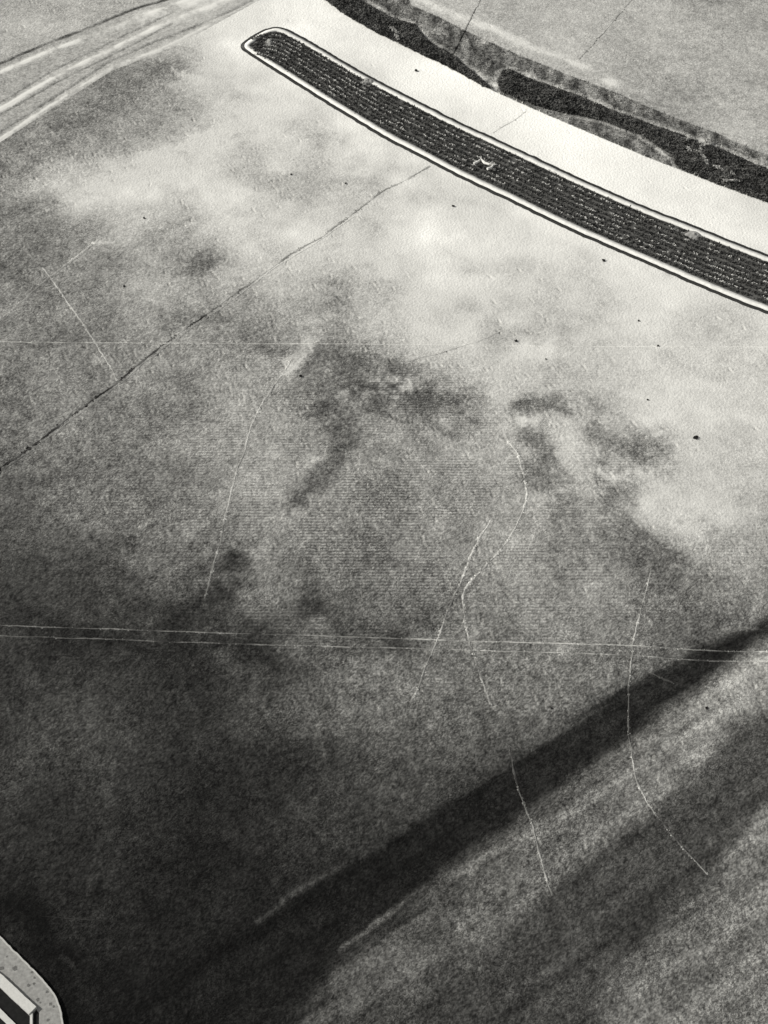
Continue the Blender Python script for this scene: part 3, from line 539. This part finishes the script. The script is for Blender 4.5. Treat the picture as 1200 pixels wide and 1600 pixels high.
# bring both edges to the same stations: far edge parameterised by its nearest point on the near edge's normal direction
na = along(nn, K); fa = along(ff, K)
ROWV = 17
v = []
for t in np.linspace(.11, .89, ROWV):
    p = na * (1 - t) + fa * t; v.append(np.c_[p, .05 + .12 * fbm(p[:, 0], p[:, 1], 1.1, 161, 2)])
v = np.concatenate(v); f = []
for r in range(ROWV - 1):
    for i in range(K - 1): f.append((r * K + i, r * K + i + 1, (r + 1) * K + i + 1, (r + 1) * K + i))
part('soil', v, np.array(f), M['bedsoil'])

def leaves(cx, cy, cz, size, n, spread, zs, up=.6):
    """n leaf quads round each centre: arrays of centres in, verts and faces out"""
    c = np.repeat(np.c_[cx, cy, cz], n, 0); m = len(c)
    c = c + np.c_[rng.normal(0, spread, m), rng.normal(0, spread, m), rng.uniform(0, 1, m) * zs]
    nv = rng.normal(0, 1, (m, 3)); nv[:, 2] = np.abs(nv[:, 2]) + up; nv /= np.linalg.norm(nv, axis=1)[:, None]
    t = np.cross(nv, rng.normal(0, 1, (m, 3))); t /= np.linalg.norm(t, axis=1)[:, None] + 1e-9; b = np.cross(nv, t)
    s = size * rng.uniform(.6, 1.3, m)[:, None]
    v = np.stack([c - t * s, c - b * s * .55, c + t * s, c + b * s * .55], 1).reshape(-1, 3)
    return v, np.arange(4 * m).reshape(-1, 4)

NROW = 8; T0 = .17
flv = []
for r in range(NROW):
    t = T0 + (1 - 2 * T0) * r / (NROW - 1)
    ln = along(na * (1 - t) + fa * t, 520)
    i0 = random.randint(8, 16); p = ln[i0:]
    gap = fbm(p[:, 0] + 40 * r, p[:, 1], 2.2, 171, 2)
    p = p[gap > -.42]
    p = p + rng.normal(0, .08, p.shape)
    v, f = leaves(p[:, 0], p[:, 1], np.full(len(p), .08), .24, 10, .24, .28)
    part('crop_row', v, f, M['crop'])
    if r < NROW - 1:                          # pale stubble between the rows
        t2 = t + .5 * (1 - 2 * T0) / (NROW - 1)
        q = along(na * (1 - t2) + fa * t2, 420)[14:]
        gq = fbm(q[:, 0] + 17 * r, q[:, 1], 1.8, 181, 2) + .25 * (rng.random(len(q)) - .5)
        flv.append(q[gq > .04] + rng.normal(0, .07, (int((gq > .04).sum()), 2)))
q = np.concatenate(flv)
v, f = leaves(q[:, 0], q[:, 1], np.full(len(q), .30), .2, 3, .11, .15, 1.2)
tag(part('stubble', v, f, M['fleck']), kind='stuff')

def heap(name, x, y, rx, ry, h, seed, label, mat='chalk', parent=None):
    n, m = 22, 9; v = [(x, y, h * 1.0)]; f = []
    for k in range(1, m + 1):
        r = k / m
        for i in range(n):
            a = 2 * math.pi * i / n; q = 1 + .5 * float(vnoise(math.cos(a) * 1.5 + seed, math.sin(a) * 1.5, 1, 191))
            xx = x + rx * r * q * math.cos(a); yy = y + ry * r * q * math.sin(a)
            v.append((xx, yy, h * (1 - r ** 1.3) + .4 * float(vnoise(xx, yy, .45, 193)) * (1 - r) - .02 * k / m))
    for i in range(n): f.append((0, 1 + i, 1 + (i + 1) % n))
    for k in range(m - 1):
        for i in range(n):
            a = 1 + k * n + i; b = 1 + k * n + (i + 1) % n
            f.append((a, a + n, b + n)); f.append((a, b + n, b))
    o = mesh_obj(name, np.array(v) - np.array((x, y, 0)), np.array(f), M[mat], smooth=False)
    o.location = (x, y, .12); return tag(o, label, 'spoil heap', 'pale spoil heaps on the planted bed')
hp = [(-26.57, 293.08), (-3.74, 277.18), (61.68, 223.03)]
heap('spoil_heap', *hp[0], 1.1, 2.0, .5, 3, 'pale spoil heap at the rounded end of the dark planted bed')
heap('spoil_heap', *hp[1], 1.6, 1.4, .55, 9, 'pale spoil heap breaking the far kerb at the middle of the planted bed')
heap('spoil_heap', *hp[2], 1.9, 1.4, .55, 17, 'pale spoil heap against the far kerb near the right edge')

def tube(name, pts, r, mat, parent=None, sides=6):
    p = np.array(pts, float); v = []; f = []
    t = np.gradient(p, axis=0)
    for i in range(len(p)):
        d = t[i] / (np.linalg.norm(t[i]) + 1e-9); s = np.cross(d, (0, 0, 1)); s /= np.linalg.norm(s) + 1e-9; u = np.cross(s, d)
        for k in range(sides):
            a = 2 * math.pi * k / sides; v.append(p[i] + r[i] * (math.cos(a) * s + math.sin(a) * u))
    for i in range(len(p) - 1):
        for k in range(sides): f.append((i * sides + k, i * sides + (k + 1) % sides, (i + 1) * sides + (k + 1) % sides, (i + 1) * sides + k))
    v += [p[0], p[-1]]; a = len(v) - 2
    for k in range(sides):
        f.append((a, (k + 1) % sides, k)); f.append((a + 1, (len(p) - 1) * sides + k, (len(p) - 1) * sides + (k + 1) % sides))
    me = bpy.data.meshes.new(name); me.from_pydata([tuple(x) for x in v], [], f); me.update(); me.materials.append(mat)
    o = bpy.data.objects.new(name, me); col.objects.link(o); o.parent = parent
    return o
zz = [(18.84, 245.52), (19.66, 245.97), (20.38, 247.08), (21.13, 245.74), (22.04, 245.08), (22.85, 245.08), (22.4, 244.2), (21.57, 243.54)]
br = empty('fallen_branch', *zz[0], .7); tag(br, 'small bleached zigzag branch lying across the dark crop rows', 'branch')
zl = [(x - zz[0][0], y - zz[0][1], .35 + .12 * math.sin(i * 2)) for i, (x, y) in enumerate(zz)]
tube('limb', zl, [.30, .26, .24, .30, .26, .30, .28, .30], M['bark'], br)
for i, (dx, dy) in ((2, (.1, 1.0)), (4, (.8, .9)), (5, (.9, .1))):
    a = zl[i]; tube('twig', [a, (a[0] + dx * .5, a[1] + dy * .5, a[2] + .15), (a[0] + dx, a[1] + dy, a[2] + .1)], [.14, .10, .05], M['bark'], br)

# ------------------------------------------------------------------ dark thickets along the verge
def thicket(name, poly, label, dry, hmax, dens_, seed):
    p = np.array(poly); x0, y0 = p.min(0); x1, y1 = p.max(0)
    n = int((x1 - x0) * (y1 - y0) * dens_)
    x = rng.uniform(x0, x1, n); y = rng.uniform(y0, y1, n)
    m = inpoly(x + .45 * fbm(x, y, 1.6, seed, 2), y + .4 * fbm(x, y, 1.6, seed + 5, 2), poly); x = x[m]; y = y[m]
    edge_ = dist(x, y, list(poly) + [poly[0]])
    h = hmax * np.clip(.35 + edge_ / 2.5, 0, 1) * (1 + .9 * fbm(x, y, 2.6, seed + 9, 3))
    for path, wd in dry:
        k = dist(x, y, path) > wd; x, y, h = x[k], y[k], h[k]
    root = empty(name, float(p[:, 0].mean()), float(p[:, 1].mean()), 0); tag(root, label, 'thicket', 'dark thickets along the verge')
    z = ground_z(x, y) + np.maximum(h, .1) * rng.uniform(.25, 1, len(x))
    v, f = leaves(x, y, z, .30, 4, .16, .2)
    part('foliage', v, f, M['thicket'], root)
    # woody ground layer so that the soil does not shine through
    gx = np.arange(x0, x1, .6); gy = np.arange(y0, y1, .6); GX, GY = np.meshgrid(gx, gy)
    inn = inpoly(GX + .3, GY + .3, poly)[:-1, :-1]
    for path, wd in dry: inn &= (dist(GX + .3, GY + .3, path) > wd * .6)[:-1, :-1]
    GZ = ground_z(GX, GY) + .12 + .25 * np.abs(fbm(GX, GY, 1.5, seed + 13, 2))
    ix = np.arange(GX.size).reshape(GX.shape); q = np.stack([ix[:-1, :-1], ix[:-1, 1:], ix[1:, 1:], ix[1:, :-1]], -1)[inn]
    u, inv = np.unique(q.ravel(), return_inverse=True)
    part('undergrowth', np.stack([GX, GY, GZ], -1).reshape(-1, 3)[u], inv.reshape(-1, 4), M['thicket'], root)
    for path, wd in dry:
        c = resample(path, .22, 1); c = c + rng.normal(0, wd * .35, c.shape)
        v, f = leaves(c[:, 0], c[:, 1], ground_z(c[:, 0], c[:, 1]) + .85, .24, 8, wd * .4, .45, 1.0)
        part('dry_tuft', v, f, M['drygrass'], root)['kind'] = 'stuff'
    return root
TH_A = [(-20.34, 320.59), (-13.85, 311.77), (-9.12, 305.48), (-2.55, 298.52), (4.89, 291.74), (14.57, 283.57), (23.87, 274.17), (20.27, 280.48), (15.71, 287.49), (9.96, 293.89), (6.78, 301.0), (4.53, 302.11), (1.97, 303.51), (-6.16, 312.06), (-13.3, 320.59)]
thicket('thicket', TH_A, 'dark thicket tapering to a point, from the top edge towards the middle of the verge',
        [([(3.28, 295.78), (2.54, 297.15), (1.2, 298.24)], .45), ([(2.68, 295.51), (3.42, 293.35)], .4)], .9, 30, 201)
TH_B = [(26.97, 281.25), (28.45, 281.77), (31.75, 278.95), (35.84, 275.67), (39.95, 273.42), (51.4, 264.39), (64.52, 255.92), (67.08, 253.62), (71.76, 251.12), (80.45, 243.98), (97.71, 230.97), (95.84, 222.43), (78.68, 233.89), (69.59, 239.63), (61.89, 245.52), (61.34, 249.54), (55.19, 257.31), (47.43, 262.48), (42.02, 264.39), (35.19, 266.8), (30.49, 270.45), (26.23, 272.92), (25.77, 277.68)]
thicket('thicket', TH_B, 'broad dark thicket with blunt left end running to the right edge',
        [([(69.2, 254.08), (67.95, 252.02), (66.36, 249.54)], .4), ([(63.97, 250.89), (64.69, 250.21), (65.72, 249.76)], .45), ([(66.78, 248.64), (67.36, 247.08), (67.81, 245.52)], .5),
         ([(69.15, 244.64), (69.86, 243.98), (70.7, 243.32)], .35), ([(72.16, 242.45), (72.59, 241.8)], .4), ([(64.34, 253.62), (65.36, 255.0)], .35), ([(70.39, 239.63), (73.31, 239.63)], .25)], .9, 30, 231)

# rough grass on the verge
n = 46000
p = np.array(POLY_VERGE); x = rng.uniform(p[:, 0].min(), p[:, 0].max(), n); y = rng.uniform(p[:, 1].min(), p[:, 1].max(), n)
m = inpoly(x, y, POLY_VERGE) & ~inpoly(x, y, TH_A) & ~inpoly(x, y, TH_B); x, y = x[m], y[m]
z = ground_z(x, y); h = rng.uniform(.25, .75, len(x)); wd = rng.uniform(.05, .14, len(x)); a = rng.uniform(0, math.pi, len(x))
lean = rng.normal(0, .18, (len(x), 2))
v = np.stack([np.c_[x - wd * np.cos(a), y - wd * np.sin(a), z - .03], np.c_[x + wd * np.cos(a), y + wd * np.sin(a), z - .03], np.c_[x + lean[:, 0], y + lean[:, 1], z + h]], 1).reshape(-1, 3)
gt = np.repeat(alb(ground_tone(x, y) * rng.uniform(.8, 1.25, len(x))), 3)
o = mesh_obj('grass', v, np.arange(len(v)).reshape(-1, 3), M['grass'], tone=gt, drill=np.zeros(len(v)))
tag(o, 'rough grey grass standing on the verge around the thickets', 'grass', kind='stuff')

# ------------------------------------------------------------------ thin paths, pale lines and furrows, each a low bank or groove of its own
def trail(name, pts, width, delta, label, cat, breaks=-.6, seed=0, lift=.03, grp=None):
    c = resample(pts, .2, 2); c = c + normals(c) * ((.12 if 'wheel' in name else .35) * fbm(c[:, 0], c[:, 1], 4.0, 301 + seed, 4))[:, None]
    nr = normals(c); n = len(c); k = np.ones(9) / 9
    wv = width * .8 * (1 + 1.0 * fbm(c[:, 0], c[:, 1], .9, 321 + seed, 2))
    z = np.convolve(np.pad(ground_z(c[:, 0], c[:, 1]), 4, 'edge'), k, 'valid')
    base = np.convolve(np.pad(ground_tone(c[:, 0], c[:, 1]), 4, 'edge'), k, 'valid')
    fade = np.clip(2.1 * (1 - base / 262), .15, 1) if delta > 0 else 1
    life = fbm(c[:, 0], c[:, 1], 3.0, 341 + seed, 3)
    t = base + delta * np.clip((.28 if 'wheel' in name else .2) + 1.1 * (life - breaks), .03, .8) * fade
    prof = ((-1, -.05), (-.4, lift), (.4, lift), (1, -.05))
    v = np.concatenate([np.c_[c + nr * (wv * u)[:, None], z + .02 + dz] for u, dz in prof])
    f = [(r * n + i, r * n + i + 1, (r + 1) * n + i + 1, (r + 1) * n + i) for r in range(3) for i in range(n - 1)]
    v0 = np.array((c[0, 0], c[0, 1], 0))
    o = mesh_obj(name, v - v0, np.array(f), M['line'], tone=np.tile(alb(t), 4), drill=np.zeros(4 * n), smooth=True)
    o.location = v0
    # crumbs of turned earth lying on it, denser where the line shows best
    m = int(n * 1.8); s = rng.integers(0, n, m); s = s[rng.random(m) < np.clip(.35 + 1.6 * (life[s] - breaks), .04, 1)]; m = len(s)
    q = c[s] + rng.normal(0, width * .55, (m, 2)); sz = np.clip(rng.lognormal(-.2, .45, m), .3, 1.9) * width * .66
    a = rng.uniform(0, 6.28, m); V = []; 
    for j in range(4): V.append(np.c_[q[:, 0] + sz * np.cos(a + j * 1.57) * rng.uniform(.6, 1.3, m), q[:, 1] + sz * np.sin(a + j * 1.57) * rng.uniform(.6, 1.3, m), z[s] - .02])
    V.append(np.c_[q, z[s] + (.05 + .35 * sz if delta > 0 else .05 + .05 * sz)])
    V = np.stack(V, 1).reshape(-1, 3); b = 5 * np.arange(m)[:, None]
    F = np.concatenate([b + np.array(q3) for q3 in ((0, 1, 4), (1, 2, 4), (2, 3, 4), (3, 0, 4))])
    tt = np.repeat(alb(base[s] + delta * (fade[s] if delta > 0 else 1) * rng.uniform(.4, 1.35, m)), 5)
    cl = mesh_obj('clods', V - v0, F, M['line'], o, tone=tt, drill=np.zeros(len(V))); cl['kind'] = 'stuff'
    return tag(o, label, cat, grp)
TR = [
 ('furrow', [(9.7, 246.19), (5.34, 242.23), (0.0, 237.92), (-6.5, 229.94), (-12.78, 222.43), (-20.14, 215.95), (-27.15, 207.41), (-35.01, 198.32), (-42.58, 189.95), (-47.61, 182.57), (-53.62, 175.61), (-60.26, 167.06), (-69.48, 156.71)], .32, -80, 'long dark furrow crossing the field from the planted bed to the left edge', 'furrow', -.38),
 ('furrow', [(31.19, 265.83), (28.6, 262.48), (25.68, 260.12), (23.77, 258.01)], .25, -60, 'short broken dark furrow on the white ground between thicket and planted bed', 'furrow', -.1),
 ('furrow', [(23.46, 313.22), (20.44, 303.23), (17.86, 294.43), (15.4, 286.96)], .24, -95, 'short dark furrow crossing the meadow above the tapering thicket', 'furrow', -.45),
 ('furrow', [(60.5, 313.22), (54.45, 302.67), (49.04, 293.62), (44.68, 286.44)], .22, -55, 'faint dark furrow slanting down the meadow at the top right', 'furrow', -.3),
 ('furrow', [(22.19, 195.67), (16.65, 192.18), (10.64, 189.61), (4.7, 187.07)], .2, -30, 'faint broken grey furrow across the pale middle of the field', 'furrow', 0),
 ('trodden_path', [(-66.58, 213.45), (-61.37, 205.2), (-55.01, 194.44), (-50.12, 185.89), (-47.8, 180.28)], .22, 70, 'pale straight path meeting the long dark furrow at the left', 'path', -.35),
 ('trodden_path', [(-74.47, 196.19), (-70.48, 201.01), (-65.69, 209.28), (-61.6, 215.37), (-56.86, 222.43)], .34, 60, 'faint pale path slanting up from the left edge', 'path', -.2),
 ('trodden_path', [(-17.06, 187.91), (-19.68, 181.26), (-22.91, 173.24), (-24.36, 164.04), (-26.07, 153.85), (-26.75, 144.19), (-27.85, 138.24), (-28.67, 133.12)], .22, 62, 'pale curved path down the left side of the soil marks', 'path', -.22),
 ('trodden_path', [(21.78, 167.37), (23.42, 163.3), (24.19, 158.15), (24.08, 153.14), (22.03, 147.58), (17.67, 140.86), (13.88, 136.95), (12.43, 133.75), (12.78, 126.92), (14.2, 120.36), (16.11, 113.47)], .22, 82, 'pale winding path in the middle of the field, bending sharply twice', 'path', -.25),
 ('trodden_path', [(17.67, 149.37), (14.63, 142.85), (12.08, 135.66), (9.0, 127.53), (5.85, 118.61), (3.83, 112.91)], .2, 80, 'pale nearly straight path left of the winding path', 'path', -.2),
 ('trodden_path', [(18.3, 106.33), (19.19, 101.04), (20.04, 96.94), (21.06, 91.95), (21.91, 87.6), (22.79, 82.91)], .17, 70, 'short pale path crossing the ditch below the winding path', 'path', -.12),
 ('trodden_path', [(43.12, 138.24), (41.17, 133.12), (39.07, 126.32), (37.47, 119.19), (36.52, 112.35), (36.06, 105.79), (36.33, 100.01), (38.46, 94.93), (41.03, 90.49), (44.37, 85.9)], .17, 85, 'long pale curved path crossing the dark ditch at the right', 'path', -.3),
 ('trodden_path', [(40.82, 119.42), (42.36, 118.49), (43.9, 117.57)], .2, 40, 'very short pale path on the upper lip of the ditch', 'path', -.5),
 ('wheel_like_line', [(-73.77, 192.35), (-47.57, 192.18), (-21.4, 192.01), (4.75, 191.66), (35.61, 191.32), (73.49, 190.8)], .15, 74, 'single thin pale hairline running level across the upper field', 'hairline', -.3),  # level hairlines: just thin pale lines drawn across the field
 ('wheel_like_line', [(-62.09, 127.9), (-44.98, 127.29), (-27.93, 126.56), (-7.96, 125.83), (9.93, 125.11), (31.72, 124.39), (45.51, 123.79), (61.21, 123.07)], .14, 85, 'upper of two parallel pale hairlines crossing the whole field', 'hairline', -.3),
 ('wheel_like_line', [(-61.73, 125.95), (-44.73, 125.35), (-27.77, 124.63), (-7.92, 123.91), (9.88, 123.43), (31.55, 122.6), (45.25, 121.89), (60.87, 121.18)], .14, 80, 'lower of two parallel pale hairlines crossing the whole field', 'hairline', -.25),
 ('wheel_like_line', [(-46.51, 79.98), (-38.68, 79.44), (-29.18, 78.99)], .08, 26, 'faint short pale hairline in the dark lower left', 'hairline', -.1),
]
for i, (nm, pts, wd, dl, lb, ct, bk) in enumerate(TR): trail(nm, pts, wd, dl, lb, ct, bk, i * 3)
# low spoil ridge along the long furrow, its sunlit paleness painted in
trail('furrow_sunlit_bank', [(x + .45, y - .55) for x, y in TR[0][1]][3:], .22, 26, 'spoil bank with sunlit paleness painted in, along the lower side of the long dark furrow', 'bank', -.15, 77)

# ------------------------------------------------------------------ lone dark shrubs
SH = [([(7.26, 281.77)], .55, 'lone dark shrub on the white ground between planted bed and thicket'),
      ([(-7.98, 240.28)], .32, 'tiny dark shrub just above the long furrow'),
      ([(-19.41, 243.32)], .34, 'small dark shrub on the pale ground left of the planted bed'),
      ([(14.12, 232.63)], .45, 'small dark shrub below the bleached branch'),
      ([(43.14, 215.56)], .5, 'dark shrub close below the near kerb of the planted bed'),
      ([(24.53, 192.7)], .42, 'small dark shrub beside the single level hairline'),
      ([(48.03, 198.14)], .3, 'tiny dark shrub on pale ground below the planted bed, at the right'),
      ([(50.8, 191.32)], .32, 'tiny dark shrub on the level hairline at the right'),
      ([(29.77, 187.91)], .24, 'very tiny dark shrub in the pale middle of the field'),
      ([(54.47, 167.98)], .55, 'double dark shrub on the pale ground near the right edge'),
      ([(47.22, 177.37)], .28, 'tiny dark shrub above the dark soil mark at the right'),
      ([(-15.12, 183.23)], .42, 'small dark shrub at the top of the pale curved path'),
      ([(-50.16, 207.97)], .36, 'small dark shrub right of the pale straight path at the left'),
      ([(-48.63, 228.91)], .36, 'small dark shrub on the pale soil in the upper left'),
      ([(25.07, 112.69)], .26, 'tiny dark shrub on the upper lip of the ditch'),
      ([(48.23, 112.69)], .36, 'small dark shrub on the pale strip below the ditch')]
for p, r, lb in SH:
    r *= .52
    x, y = p[0]; root = empty('shrub', x, y, float(ground_z(x, y))); tag(root, lb, 'shrub', 'lone shrubs in the field')
    k = 26; a = rng.uniform(0, 2 * math.pi, k); rr = r * np.sqrt(rng.random(k))
    el = 1.5 if 'double' in lb else 1.0
    v, f = leaves(rr * np.cos(a) * el, rr * np.sin(a), r * .9 * rng.random(k), r * .5, 4, r * .18, r * .5)
    mesh_obj('foliage', v, f, M['shrub'], root)
    tube('stem', [(0, 0, -.05), (.02, .03, r * .5), (.05, 0, r)], [r * .14, r * .1, r * .04], M['shrub'], root, 5)

# ------------------------------------------------------------------ concrete platform, lower left corner
def prism(name, poly, z0, z1, mat, parent):
    n = len(poly); a = sum(poly[i][0] * poly[(i + 1) % n][1] - poly[(i + 1) % n][0] * poly[i][1] for i in range(n))
    if a < 0: poly = poly[::-1]
    ox, oy, _ = parent.location
    v = [(x - ox, y - oy, z0) for x, y in poly] + [(x - ox, y - oy, z1) for x, y in poly]
    f = [tuple(range(n, 2 * n)), tuple(range(n))[::-1]] + [(i, (i + 1) % n, n + (i + 1) % n, n + i) for i in range(n)]
    me = bpy.data.meshes.new(name); me.from_pydata(v, [], f); me.update(); me.materials.append(mat)
    o = bpy.data.objects.new(name, me); col.objects.link(o); o.parent = parent; return o
EDGE = [(-67.25, 88.08), (-57.14, 81.53), (-51.19, 77.2), (-49.67, 75.79), (-47.68, 74.04), (-45.73, 72.39), (-44.24, 70.94), (-42.78, 69.5), (-41.79, 67.91), (-41.15, 66.34), (-40.72, 64.54), (-40.72, 62.28), (-41.61, 59.11)]
er = resample(EDGE, .25, 2); en = normals(er)
er = er + en * (.10 * fbm(er[:, 0], er[:, 1], .6, 401, 2))[:, None]
cin = np.array([(-53.42, 62.28)][0]); sg = 1 if np.dot(en[len(er) // 2], cin - er[len(er) // 2]) > 0 else -1
pl = empty('concrete_platform', *EDGE[5], 0)
tag(pl, 'rounded pale concrete platform with dark basins, cut by the lower left corner', 'platform')
inner = er + en * .22 * sg
rimv = [tuple(p) for p in er] + [tuple(p) for p in inner[::-1]]
prism('rim', rimv, -1.2, .52, M['rim'], pl)
slabv = [tuple(p) for p in inner] + [(-63.29, 56.02)]
slab = prism('slab', slabv, -1.2, .47, M['slab'], pl)
def bar(pts, wdt, z0, z1, name, mat, jit=.05):
    c = resample(pts, .3, 0); nr = normals(c); j = jit * fbm(c[:, 0], c[:, 1], .5, 411, 2)
    return prism(name, [tuple(p) for p in c + nr * (wdt / 2 + j)[:, None]] + [tuple(p) for p in (c - nr * (wdt / 2 + j)[:, None])[::-1]], z0, z1, mat, pl)
prism('basin_floor', [(-58.46, 75.17), (-50.43, 70.52), (-45.72, 66.67), (-45.15, 66.17), (-44.6, 62.28), (-53.42, 62.28), (-62.98, 68.83)], .2, .483, M['basin_and_shadow'], pl)
bar([(-58.7, 76.4), (-52.97, 73.0), (-50.12, 71.11), (-47.4, 68.83), (-45.02, 66.91)], 1.25, .4, .95, 'basin_wall', M['wall'])
bar([(-45.17, 66.58), (-44.84, 64.54), (-44.6, 62.28)], .32, .4, .80, 'basin_wall', M['wall'])
bar([(-57.86, 72.22), (-52.27, 69.16), (-49.37, 66.83), (-46.87, 64.7), (-45.53, 63.48)], .75, .4, .75, 'basin_wall', M['wall'])
prism('wall_end_shadow', [(-44.94, 66.67), (-44.65, 67.16), (-44.25, 66.75), (-43.72, 63.08), (-44.41, 63.08)], .2, .484, M['basin_and_shadow'], pl)  # dark sheet painted as the shadow beside the wall's end
SPOTS = [(-50.05, 72.65), (-48.29, 72.65), (-46.02, 72.14), (-45.56, 71.37), (-45.53, 70.6), (-46.15, 70.35), (-43.61, 69.5), (-44.69, 68.49), (-44.3, 68.08), (-42.95, 67.91), (-42.49, 67.58), (-45.87, 68.58), (-42.96, 65.84), (-49.65, 74.21)]
for (x, y), r in zip(SPOTS, (.3, .32, .2, .17, .2, .24, .22, .24, .15, .22, .17, .13, .2, .12)):
    pts = []
    for k in range(11):
        a = 2 * math.pi * k / 11; q = r * random.uniform(.7, 1.25); pts.append((x + q * math.cos(a), y + 1.0 * q * math.sin(a)))
    prism('lichen_patch', pts, .46, .476 + .004 * random.random(), M['stain'], pl)
